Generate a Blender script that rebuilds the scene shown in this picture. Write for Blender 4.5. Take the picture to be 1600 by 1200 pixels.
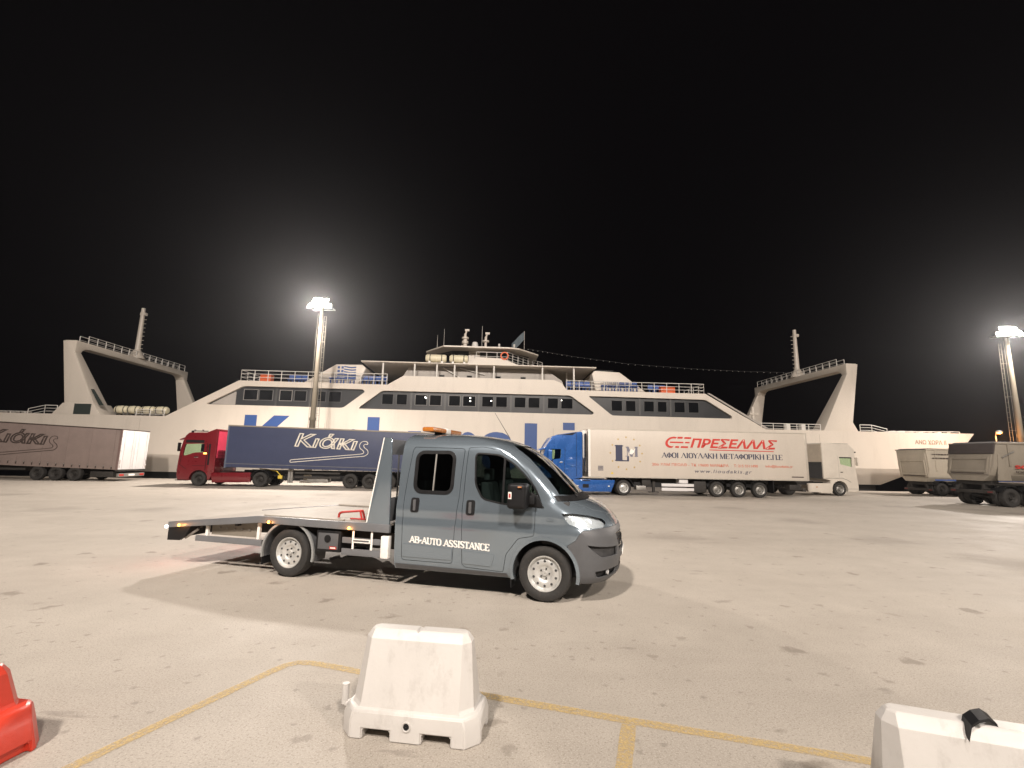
import bpy, bmesh, math, random
from mathutils import Vector, Matrix
R = math.radians
random.seed(7)
S = bpy.context.scene
for o in list(bpy.data.objects): bpy.data.objects.remove(o)
COL = S.collection

# ---------------------------------------------------------------- camera, sky, exposure
cam = bpy.data.cameras.new('camera'); cam.sensor_width = 36; cam.lens = 36 * 740 / 1600; cam.clip_start = .05; cam.clip_end = 6000
co = bpy.data.objects.new('camera', cam); COL.objects.link(co)
co.matrix_world = Matrix.Translation((0, 0, 1.86)) @ Matrix.Rotation(R(90 + 9.06), 4, 'X') @ Matrix.Rotation(R(1.15), 4, 'Z')
S.camera = co
wd = bpy.data.worlds.new('World'); S.world = wd; wd.use_nodes = True
wn = wd.node_tree; bg = wn.nodes['Background']
sky = wn.nodes.new('ShaderNodeTexSky'); sky.sky_type = 'NISHITA'; sky.sun_disc = False
sky.sun_elevation = R(-8); sky.sun_rotation = R(200)
mixw = wn.nodes.new('ShaderNodeMixRGB'); mixw.blend_type = 'ADD'; mixw.inputs[0].default_value = 1
mixw.inputs[2].default_value = (.030, .024, .030, 1)          # dull night overcast lit by the town
wn.links.new(sky.outputs[0], mixw.inputs[1]); wn.links.new(mixw.outputs[0], bg.inputs[0])
bg.inputs[1].default_value = .06
S.view_settings.view_transform = 'Standard'; S.view_settings.look = 'None'; S.view_settings.exposure = 0; S.view_settings.gamma = 1
S.cycles.use_denoising = True; S.cycles.max_bounces = 6; S.cycles.sample_clamp_indirect = 4; S.cycles.caustics_reflective = False; S.cycles.caustics_refractive = False
LAMP_COL = (1, .893, .80)
FLOOD = .72
HAZE = .00042

# ---------------------------------------------------------------- materials
MATS = {}
def P(name, col, rough=.5, metal=0, var=.10, scale=3., bump=0., bscale=60., coat=0., streak=0., emit=None, es=0., dirt=0., spec=.5):
    if name in MATS: return MATS[name]
    m = bpy.data.materials.new(name); m.use_nodes = True; nt = m.node_tree; n = nt.nodes; l = nt.links
    b = n['Principled BSDF']
    b.inputs['Roughness'].default_value = rough; b.inputs['Metallic'].default_value = metal
    b.inputs['Coat Weight'].default_value = coat; b.inputs['Coat Roughness'].default_value = .08
    b.inputs['Specular IOR Level'].default_value = spec
    tc = n.new('ShaderNodeTexCoord')
    nz = n.new('ShaderNodeTexNoise'); nz.inputs['Scale'].default_value = scale; nz.inputs['Detail'].default_value = 6; nz.inputs['Roughness'].default_value = .65
    mp = n.new('ShaderNodeMapping'); l.new(tc.outputs['Object'], mp.inputs[0]); l.new(mp.outputs[0], nz.inputs[0])
    if streak: mp.inputs['Scale'].default_value = (1, 1, streak)
    r = n.new('ShaderNodeValToRGB')
    r.color_ramp.elements[0].position = .3; r.color_ramp.elements[1].position = .7
    r.color_ramp.elements[0].color = (*[c * (1 - var) for c in col], 1); r.color_ramp.elements[1].color = (*[min(1, c * (1 + var * .6)) for c in col], 1)
    l.new(nz.outputs[0], r.inputs[0])
    src = r.outputs[0]
    if dirt:
        n2 = n.new('ShaderNodeTexNoise'); n2.inputs['Scale'].default_value = scale * 2.7; n2.inputs['Detail'].default_value = 8; n2.inputs['Roughness'].default_value = .75
        l.new(mp.outputs[0], n2.inputs[0])
        r2 = n.new('ShaderNodeValToRGB'); r2.color_ramp.elements[0].position = .52; r2.color_ramp.elements[1].position = .78
        r2.color_ramp.elements[0].color = (0, 0, 0, 1); r2.color_ramp.elements[1].color = (dirt,) * 3 + (1,)
        l.new(n2.outputs[0], r2.inputs[0])
        mx = n.new('ShaderNodeMixRGB'); l.new(r2.outputs[0], mx.inputs[0]); l.new(src, mx.inputs[1]); mx.inputs[2].default_value = (.12, .09, .065, 1); src = mx.outputs[0]
    l.new(src, b.inputs['Base Color'])
    mr = n.new('ShaderNodeMapRange'); mr.inputs[3].default_value = max(.02, rough - .07); mr.inputs[4].default_value = min(1, rough + .09)
    l.new(nz.outputs[0], mr.inputs[0]); l.new(mr.outputs[0], b.inputs['Roughness'])
    if bump:
        nb = n.new('ShaderNodeTexNoise'); nb.inputs['Scale'].default_value = bscale; nb.inputs['Detail'].default_value = 3; l.new(tc.outputs['Object'], nb.inputs[0])
        bp = n.new('ShaderNodeBump'); bp.inputs['Strength'].default_value = bump; bp.inputs['Distance'].default_value = .01
        l.new(nb.outputs[0], bp.inputs['Height']); l.new(bp.outputs[0], b.inputs['Normal'])
    if emit:
        b.inputs['Emission Color'].default_value = (*emit, 1); b.inputs['Emission Strength'].default_value = es
    MATS[name] = m; return m
def GLASS(name, tint, rough=.02, refl=.06):
    m = bpy.data.materials.new(name); m.use_nodes = True; nt = m.node_tree; n = nt.nodes; l = nt.links
    n.remove(n['Principled BSDF']); out = n['Material Output']
    t = n.new('ShaderNodeBsdfTransparent'); t.inputs[0].default_value = (*tint, 1)
    g = n.new('ShaderNodeBsdfGlossy'); g.inputs['Roughness'].default_value = rough; g.inputs[0].default_value = (.95, .95, .95, 1)
    f = n.new('ShaderNodeFresnel'); ge = n.new('ShaderNodeNewGeometry'); ir = n.new('ShaderNodeMapRange'); ir.inputs[3].default_value = 1.5; ir.inputs[4].default_value = 1 / 1.5
    l.new(ge.outputs['Backfacing'], ir.inputs[0]); l.new(ir.outputs[0], f.inputs[0])        # a thin pane reflects alike from both faces
    mx = n.new('ShaderNodeMixShader'); l.new(f.outputs[0], mx.inputs[0]); l.new(t.outputs[0], mx.inputs[1]); l.new(g.outputs[0], mx.inputs[2]); l.new(mx.outputs[0], out.inputs[0])
    return m

M = dict(
    van=P('van_paint', (.235, .285, .33), .18, .62, .03, .6, coat=1.),
    bumper=P('grey_bumper_plastic', (.085, .087, .092), .5, 0, .1, 6, bump=.1, bscale=300, dirt=.15),
    black=P('black_plastic', (.013, .013, .014), .42, 0, .2, 8, bump=.08, bscale=200, spec=.2),
    dark=P('dark_lining', (.045, .045, .047), .8, 0, .2, 8),
    rubber=P('tyre_rubber', (.022, .021, .020), .78, 0, .25, 9, bump=.2, bscale=90, dirt=.35),
    silver=P('silver_steel_rim', (.62, .62, .60), .38, .55, .12, 9, dirt=.25),
    steel=P('dull_steel', (.35, .34, .32), .45, .7, .2, 5, dirt=.3),
    chassis=P('black_chassis', (.03, .028, .026), .65, .2, .3, 5, dirt=.5),
    greybed=P('grey_bed_paint', (.16, .165, .175), .42, .2, .1, 3, coat=.2, dirt=.2),
    alu=P('worn_aluminium_deck', (.33, .295, .255), .65, 0, .18, 3, bump=.25, bscale=45, dirt=.3),
    whitep=P('white_paint', (.72, .70, .66), .45, 0, .08, 2, dirt=.15),
    chrome=P('chrome', (.75, .75, .75), .12, 1, .05, 3),
    red=P('red_paint', (.42, .03, .025), .4, 0, .15, 5, coat=.2),
    amber=P('amber_lens', (.42, .14, .02), .25, 0, .1, 20, coat=.4),
    seat=P('dark_seat_fabric', (.12, .12, .13), .9, 0, .2, 30),
    decal=P('white_decal', (.78, .76, .72), .5, 0, .08, 20),
    barrier=P('white_barrier_plastic', (.565, .545, .52), .42, 0, .06, 3, bump=.12, bscale=25, dirt=.30, streak=.5),
    barrier_red=P('red_barrier_plastic', (.62, .055, .030), .38, 0, .10, 3, bump=.12, bscale=25, dirt=.05),
    hull=P('cream_ship_paint', (.66, .60, .525), .42, 0, .06, .35, bump=.08, bscale=1.6, streak=.22, dirt=.16),
    boot=P('black_boot_topping', (.012, .012, .013), .6, 0, .2, 1),
    band=P('grey_window_band', (.042, .044, .048), .3, 0, .12, 1.2),
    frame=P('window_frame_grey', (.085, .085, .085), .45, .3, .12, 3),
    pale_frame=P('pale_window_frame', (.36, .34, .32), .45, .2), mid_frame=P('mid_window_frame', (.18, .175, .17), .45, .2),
    pane=P('dark_window_glass', (.008, .009, .011), .06, 0, .1, 2, spec=.8),
    deckgrey=P('deckhouse_grey', (.40, .37, .34), .55, 0, .12, 1, dirt=.12),
    blue=P('ship_letter_blue', (.036, .085, .26), .45, 0, .08, .8),
    seatblue=P('blue_deck_seat', (.03, .09, .33), .5, 0, .1, 5),
    orange=P('life_ring_orange', (.75, .14, .04), .5, 0, .08, 5),
    raft=P('raft_canister_cream', (.74, .68, .50), .45, 0, .06, 4),
    ladder=P('weathered_ladder', (.16, .145, .12), .6, .3),
    mast=P('galvanised_mast', (.14, .12, .088), .8, 0, .15, 2, streak=.2),
    flagw=P('flag_white', (.6, .6, .6), .8, 0, .05, 5),
    curtain=P('navy_curtain', (.036, .047, .098), .5, 0, .10, 1.5, bump=.06, bscale=4, dirt=.05),
    brown=P('brown_curtain', (.205, .160, .145), .6, 0, .12, 1.5, bump=.06, bscale=4, dirt=.12),
    box=P('white_trailer_panel', (.52, .47, .41), .38, 0, .05, 1, dirt=.10, streak=.3),
    doorw=P('white_trailer_door', (.62, .61, .61), .4, 0, .05, 1),
    redcab=P('red_cab_paint', (.155, .008, .014), .28, .1, .08, 2, coat=.8),
    bluecab=P('blue_cab_paint', (.016, .095, .34), .26, .2, .08, 2, coat=.8),
    whitecab=P('white_cab_paint', (.62, .57, .50), .32, 0, .06, 2, coat=.5, dirt=.08),
    tip=P('tipper_body', (.27, .24, .195), .5, .1, .12, 1.2, dirt=.35, streak=.4),
    tarp=P('tipper_tarp', (.05, .04, .038), .8, 0, .2, 2),
    tiplight=P('tipper_cream', (.50, .45, .37), .5, .1, .1, 1.2, dirt=.25, streak=.4),
    lred=P('red_lettering', (.50, .035, .025), .5, 0, .06, 8),
    lnavy=P('navy_lettering', (.03, .035, .075), .5, 0, .08, 8),
    lpale=P('faded_red_lettering', (.52, .17, .11), .5, 0, .1, 8),
    lgold=P('gold_star', (.42, .30, .10), .5, 0, .1, 8),
    lcream=P('cream_lettering', (.74, .70, .62), .5, 0, .06, 8),
    ldark=P('dark_lettering', (.05, .035, .03), .6, 0, .1, 8),
    lamp_on=P('floodlight_lens', (.9, .9, .9), .3, emit=(1, .93, .82), es=60),
    lamp_off=P('floodlight_housing', (.10, .10, .10), .6, .3),
    sodium=P('sodium_lens', (.9, .5, .2), .3, emit=(1, .40, .10), es=7),
    mark_amber=P('lit_amber_marker', (.9, .4, .1), .3, emit=(1, .33, .06), es=9),
    mark_white=P('lit_white_marker', (.9, .9, .9), .3, emit=(.9, .95, 1), es=9),
    mark_red=P('lit_red_marker', (.7, .05, .05), .3, emit=(1, .03, .03), es=6),
    headlamp=P('lit_headlamp', (.9, .9, .9), .2, emit=(1, .97, .92), es=1.0),
    bulb=P('festoon_bulb', (.8, .8, .75), .3, emit=(1, .9, .7), es=.12),
    wlight=P('lit_cabin_lamp', (.9, .9, .85), .3, emit=(1, .95, .85), es=5),
)
M['glass'] = GLASS('tinted_cab_glass', (.52, .58, .56))
M['glass_rear'] = GLASS('dark_privacy_glass', (.30, .33, .33))
M['glass_truck'] = GLASS('truck_cab_glass', (.80, .90, .80))
M['clear'] = GLASS('clear_lens', (.93, .95, .96))

# ---------------------------------------------------------------- mesh helpers
def link(o, parent=None):
    COL.objects.link(o)
    if parent: o.parent = parent
    return o
def mesh(name, v, f, mat, parent=None, smooth=None):
    me = bpy.data.meshes.new(name); me.from_pydata([tuple(p) for p in v], [], f); me.update()
    bm = bmesh.new(); bm.from_mesh(me); bmesh.ops.recalc_face_normals(bm, faces=bm.faces); bm.to_mesh(me); bm.free()
    return obj(name, me, mat, parent, smooth)
def obj(name, me, mat, parent=None, smooth=None):
    if mat: me.materials.clear(); me.materials.append(M[mat] if isinstance(mat, str) else mat)
    if smooth is not None:
        for p in me.polygons: p.use_smooth = True
        me.set_sharp_from_angle(angle=R(smooth))
    return link(bpy.data.objects.new(name, me), parent)
def empty(name, loc, yaw=0, label=None, cat=None, group=None):
    o = bpy.data.objects.new(name, None); o.empty_display_size = .2; o.location = loc; o.rotation_euler = (0, 0, R(yaw)); COL.objects.link(o)
    return tag(o, label, cat, group)
def tag(o, label=None, cat=None, group=None, kind=None):
    if label: o['label'] = label
    if cat: o['category'] = cat
    if group: o['group'] = group
    if kind: o['kind'] = kind
    return o
class MB:
    def __init__(s): s.v = []; s.f = []
    def add(s, v, f):
        k = len(s.v); s.v += [tuple(p) for p in v]; s.f += [tuple(i + k for i in q) for q in f]; return s
    def box(s, x0, x1, y0, y1, z0, z1, m=None):
        v = [(x, y, z) for x in (x0, x1) for y in (y0, y1) for z in (z0, z1)]
        if m is not None: v = [m @ Vector(p) for p in v]
        return s.add(v, [(0, 1, 3, 2), (4, 6, 7, 5), (0, 4, 5, 1), (2, 3, 7, 6), (0, 2, 6, 4), (1, 5, 7, 3)])
    def prism(s, pts, a, b, ax='y'):
        n = len(pts)
        mk = {'y': lambda p, t: (p[0], t, p[1]), 'x': lambda p, t: (t, p[0], p[1]), 'z': lambda p, t: (p[0], p[1], t)}[ax]
        v = [mk(p, a) for p in pts] + [mk(p, b) for p in pts]
        return s.add(v, [tuple(range(n)), tuple(range(2 * n - 1, n - 1, -1))] + [(i, (i + 1) % n, n + (i + 1) % n, n + i) for i in range(n)])
    def tube(s, p, q, r, r2=None, n=8, cap=True):
        p = Vector(p); q = Vector(q); d = (q - p)
        if d.length < 1e-6: return s
        d.normalize(); u = d.orthogonal().normalized(); w = d.cross(u); r2 = r if r2 is None else r2
        v = [p + (u * math.cos(2 * math.pi * i / n) + w * math.sin(2 * math.pi * i / n)) * r for i in range(n)] + [q + (u * math.cos(2 * math.pi * i / n) + w * math.sin(2 * math.pi * i / n)) * r2 for i in range(n)]
        f = [(i, (i + 1) % n, n + (i + 1) % n, n + i) for i in range(n)]
        if cap: f += [tuple(range(n - 1, -1, -1)), tuple(range(n, 2 * n))]
        return s.add(v, f)
    def path(s, pts, r, n=6):
        for a, b in zip(pts, pts[1:]): s.tube(a, b, r, n=n)
        return s
    def lathe(s, prof, n=32, ax='y', c=(0, 0, 0)):        # prof: (radius, along)
        v = []; f = []; k = len(prof)
        for i in range(n):
            a = 2 * math.pi * i / n; ca, sa = math.cos(a), math.sin(a)
            for r, t in prof:
                p = {'y': (r * ca, t, r * sa), 'z': (r * ca, r * sa, t), 'x': (t, r * ca, r * sa)}[ax]
                v.append((p[0] + c[0], p[1] + c[1], p[2] + c[2]))
        for i in range(n):
            for j in range(k - 1):
                f.append((i * k + j, ((i + 1) % n) * k + j, ((i + 1) % n) * k + j + 1, i * k + j + 1))
        return s.add(v, f)
    def build(s, name, mat, parent=None, smooth=None, bevel=0, seg=2):
        me = bpy.data.meshes.new(name); me.from_pydata(s.v, [], s.f); me.update()
        bm = bmesh.new(); bm.from_mesh(me); bmesh.ops.recalc_face_normals(bm, faces=bm.faces)
        if bevel: bmesh.ops.bevel(bm, geom=[e for e in bm.edges if e.is_manifold and e.calc_face_angle(0) > R(25)], offset=bevel, segments=seg, profile=.6, affect='EDGES', clamp_overlap=True)
        bm.to_mesh(me); bm.free()
        return obj(name, me, mat, parent, smooth if smooth is not None else (40 if bevel else None))
def box(name, x0, x1, y0, y1, z0, z1, mat, parent=None, bevel=0): return MB().box(x0, x1, y0, y1, z0, z1).build(name, mat, parent, bevel=bevel)
def prism(name, pts, a, b, mat, parent=None, ax='y', bevel=0, smooth=None): return MB().prism(pts, a, b, ax).build(name, mat, parent, bevel=bevel, smooth=smooth)
def tmp(mb):
    me = bpy.data.meshes.new('t'); me.from_pydata(mb.v, [], mb.f); me.update()
    bm = bmesh.new(); bm.from_mesh(me); bmesh.ops.recalc_face_normals(bm, faces=bm.faces); bm.to_mesh(me); bm.free()
    return me
def boolean(me, cut, op='DIFFERENCE'):
    a = bpy.data.objects.new('a', me); b = bpy.data.objects.new('b', cut); COL.objects.link(a); COL.objects.link(b)
    m = a.modifiers.new('m', 'BOOLEAN'); m.operation = op; m.solver = 'EXACT'; m.object = b
    dg = bpy.context.evaluated_depsgraph_get(); dg.update()
    out = bpy.data.meshes.new_from_object(a.evaluated_get(dg))
    bpy.data.objects.remove(a); bpy.data.objects.remove(b)
    return out
def cutp(me, pts, a, b, ax='y', op='DIFFERENCE'): return boolean(me, tmp(MB().prism(pts, a, b, ax)), op)
def rnd(pts, r, n=4):
    out = []; k = len(pts)
    for i in range(k):
        p = Vector(pts[i]); a = Vector(pts[i - 1]); b = Vector(pts[(i + 1) % k])
        da = (a - p); db = (b - p); t = min(r, da.length * .45, db.length * .45)
        A = p + da.normalized() * t; B = p + db.normalized() * t
        for j in range(n + 1):
            u = j / n; out.append(tuple(A * (1 - u) ** 2 + p * 2 * u * (1 - u) + B * u * u))
    return out
def rect(x0, x1, z0, z1): return [(x0, z0), (x1, z0), (x1, z1), (x0, z1)]
def mirror_mesh(me):
    m2 = me.copy()
    for v in m2.vertices: v.co.y *= -1
    m2.flip_normals(); return m2
def ring(mb, pts, w, a, b):        # closed frame of the outline pts (2D x,z), w inward, y from a to b
    c = Vector((sum(p[0] for p in pts) / len(pts), sum(p[1] for p in pts) / len(pts))); n = len(pts); inn = []
    for i in range(n):
        p = Vector(pts[i]); e1 = (p - Vector(pts[i - 1])).normalized(); e2 = (Vector(pts[(i + 1) % n]) - p).normalized()
        t = e1 + e2; t = t.normalized() if t.length > 1e-6 else e1; nn = Vector((-t.y, t.x))
        if nn.dot(c - p) < 0: nn = -nn
        inn.append(tuple(p + nn * w))
    v = [(p[0], y, p[1]) for y in (a, b) for q in (pts, inn) for p in q]
    f = []
    for i in range(n):
        j = (i + 1) % n
        f += [(i, j, n + j, n + i), (2 * n + i, 3 * n + i, 3 * n + j, 2 * n + j), (i, 2 * n + i, 2 * n + j, j), (n + i, n + j, 3 * n + j, 3 * n + i)]
    return mb.add(v, f)
def sector(cx, cz, r, a0, a1, n): return [(cx + r * math.cos(R(a0 + (a1 - a0) * i / n)), cz + r * math.sin(R(a0 + (a1 - a0) * i / n))) for i in range(n + 1)]

# ---------------------------------------------------------------- lettering
def text_mesh(body, x0, x1, z0, z1, y, bold=0., shear=0., outline=0., thick=.004, space=1.):
    cu = bpy.data.curves.new('t', 'FONT'); cu.body = body; cu.size = 1; cu.shear = shear; cu.offset = bold; cu.resolution_u = 4; cu.space_character = space
    if outline: cu.fill_mode = 'NONE'; cu.bevel_depth = outline; cu.bevel_resolution = 0
    else: cu.extrude = .02
    o = bpy.data.objects.new('t', cu); COL.objects.link(o)
    dg = bpy.context.evaluated_depsgraph_get(); dg.update()
    me = bpy.data.meshes.new_from_object(o.evaluated_get(dg)); bpy.data.objects.remove(o)
    xs = [v.co.x for v in me.vertices]; ys = [v.co.y for v in me.vertices]
    ax, bx, ay, by = min(xs), max(xs), min(ys), max(ys); zm = max(abs(v.co.z) for v in me.vertices) or 1
    for v in me.vertices:
        x, yy, zz = v.co
        v.co = (x0 + (x - ax) / (bx - ax) * (x1 - x0), y - zz / zm * thick, z0 + (yy - ay) / (by - ay) * (z1 - z0))
    return me
def text(name, body, x0, x1, z0, z1, y, mat, parent, tilt=0., **k):
    me = text_mesh(body, x0, x1, z0, z1, y, **k)
    if tilt:
        for v in me.vertices: v.co.z += (v.co.x - x0) * tilt
    return obj(name, me, mat, parent)
# slab / serif capitals drawn as strokes: (x1,z1,x2,z2,thick?) plus serif feet
G = {
 'A': (.84, [(0.06, 0, .42, 1, 0), (.42, 1, .78, 0, 1), (.2, .33, .64, .33, 0)], [(.06, 0), (.78, 0)]),
 'B': (.76, [(.14, 0, .14, 1, 1), (.14, 1, .5, 1, 0), (.5, 1, .62, .88, 1), (.62, .88, .62, .66, 1), (.62, .66, .5, .54, 1), (.14, .54, .5, .54, 0), (.5, .54, .66, .4, 1), (.66, .4, .66, .14, 1), (.66, .14, .52, 0, 1), (.52, 0, .14, 0, 0)], [(.1, 0), (.1, 1)]),
 'C': (.74, [(.66, .82, .5, 1, 0), (.5, 1, .26, 1, 0), (.26, 1, .1, .8, 1), (.1, .8, .1, .2, 1), (.1, .2, .26, 0, 1), (.26, 0, .5, 0, 0), (.5, 0, .66, .18, 0)], []),
 'E': (.70, [(.14, 0, .14, 1, 1), (.14, 1, .62, 1, 0), (.14, .52, .5, .52, 0), (.14, 0, .62, 0, 0), (.62, 1, .62, .8, 0), (.62, 0, .62, .2, 0)], [(.1, 0), (.1, 1)]),
 'I': (.40, [(.2, 0, .2, 1, 1)], [(.2, 0), (.2, 1)]),
 'N': (.84, [(.14, 0, .14, 1, 0), (.14, 1, .68, 0, 1), (.68, 0, .68, 1, 0)], [(.14, 0), (.14, 1), (.68, 1)]),
 'O': (.80, [(.28, 1, .52, 1, 0), (.52, 1, .7, .78, 1), (.7, .78, .7, .22, 1), (.7, .22, .52, 0, 1), (.52, 0, .28, 0, 0), (.28, 0, .1, .22, 1), (.1, .22, .1, .78, 1), (.1, .78, .28, 1, 1)], []),
 'S': (.68, [(.58, .82, .46, 1, 0), (.46, 1, .22, 1, 0), (.22, 1, .1, .86, 1), (.1, .86, .14, .62, 1), (.14, .62, .52, .42, 1), (.52, .42, .58, .16, 1), (.58, .16, .44, 0, 1), (.44, 0, .2, 0, 0), (.2, 0, .08, .2, 0)], []),
 'T': (.72, [(.36, 0, .36, 1, 1), (.04, 1, .68, 1, 0), (.04, 1, .04, .78, 0), (.68, 1, .68, .78, 0)], [(.36, 0)]),
 'U': (.80, [(.14, 1, .14, .22, 1), (.14, .22, .28, 0, 1), (.28, 0, .52, 0, 0), (.52, 0, .66, .22, 0), (.66, .22, .66, 1, 0)], [(.14, 1), (.66, 1)]),
 '-': (.40, [(.06, .45, .34, .45, 1)], []), ' ': (.38, [], []), '.': (.26, [(.06, .05, .18, .05, 1)], []),
 'Φ': (.84, [(.42, 0, .42, 1, 1), (.2, .76, .64, .76, 0), (.64, .76, .76, .5, 1), (.76, .5, .64, .24, 1), (.64, .24, .2, .24, 0), (.2, .24, .08, .5, 1), (.08, .5, .2, .76, 1)], [(.42, 0), (.42, 1)]),
 'Λ': (.84, [(0.06, 0, .42, 1, 0), (.42, 1, .78, 0, 1)], [(.06, 0), (.78, 0)]),
 'Υ': (.78, [(.39, 0, .39, .48, 1), (.39, .48, .08, 1, 1), (.39, .48, .7, 1, 0)], [(.39, 0), (.08, 1), (.7, 1)]),
 'Κ': (.80, [(.14, 0, .14, 1, 1), (.14, .42, .64, 1, 0), (.3, .6, .7, 0, 1)], [(.14, 0), (.14, 1), (.64, 1), (.7, 0)]),
 'Η': (.84, [(.14, 0, .14, 1, 1), (.7, 0, .7, 1, 1), (.14, .52, .7, .52, 0)], [(.14, 0), (.14, 1), (.7, 0), (.7, 1)]),
 'Μ': (.98, [(.14, 0, .14, 1, 0), (.14, 1, .48, 0, 1), (.48, 0, .82, 1, 0), (.82, 1, .82, 0, 1)], [(.14, 0), (.14, 1), (.82, 0), (.82, 1)]),
 'Ρ': (.70, [(.14, 0, .14, 1, 1), (.14, 1, .46, 1, 0), (.46, 1, .6, .86, 1), (.6, .86, .6, .6, 1), (.6, .6, .46, .46, 1), (.46, .46, .14, .46, 0)], [(.14, 0), (.1, 1)]),
 'Π': (.84, [(.14, 0, .14, 1, 1), (.7, 0, .7, 1, 1), (.06, 1, .78, 1, 0)], [(.14, 0), (.7, 0)]),
 'L': (.66, [(.16, 0, .16, 1, 1), (.16, 0, .56, 0, 0), (.58, 0, .58, .26, 0)], [(.16, 0), (.16, 1)]),
}
G['Α'] = G['A']; G['Ο'] = G['O']; G['Ι'] = G['I']; G['Ε'] = G['E']; G['Τ'] = G['T']; G['M'] = G['Μ']
def strokes(name, body, x0, x1, z0, z1, y, mat, parent, thin=.10, thick=.2, serif=.14, st=.09, tilt=0., depth=.003, yf=None):
    tot = sum(G[c][0] for c in body); sx = (x1 - x0) / tot; h = z1 - z0; mb = MB(); cx = 0
    k = 0
    for c in body:
        w, ss, sf = G[c]
        quads = []
        for a, b, d, e, t in ss:
            p = Vector((a, b)); q = Vector((d, e)); r = (thick if t else thin) / 2; u = (q - p).normalized(); nn = Vector((-u.y, u.x)) * r; p = p - u * .03; q = q + u * .03
            quads.append([p + nn, q + nn, q - nn, p - nn])
        for a, b in sf:
            zz = st if b == 0 else 1 - st
            lo, hi = (0, st) if b == 0 else (1 - st, 1)
            quads.append([Vector((a - serif, lo)), Vector((a + serif, lo)), Vector((a + serif, hi)), Vector((a - serif, hi))])
        for q in quads:
            k += 1
            vs = []
            for p in q:
                X = x0 + (cx + p.x) * sx; Z = z0 + max(-.03, min(1.03, p.y)) * h + (X - x0) * tilt
                vs.append((X, y, Z))
            o = (k % 7) * .0002
            f = [((vx, (yf(vx, vz) if yf else vy) - o, vz)) for vx, vy, vz in vs]
            mb.add(f + [(a, b + depth, d) for a, b, d in f], [(0, 1, 2, 3), (7, 6, 5, 4), (0, 4, 5, 1), (1, 5, 6, 2), (2, 6, 7, 3), (3, 7, 4, 0)])
        cx += w
    return mb.build(name, mat, parent)

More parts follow.
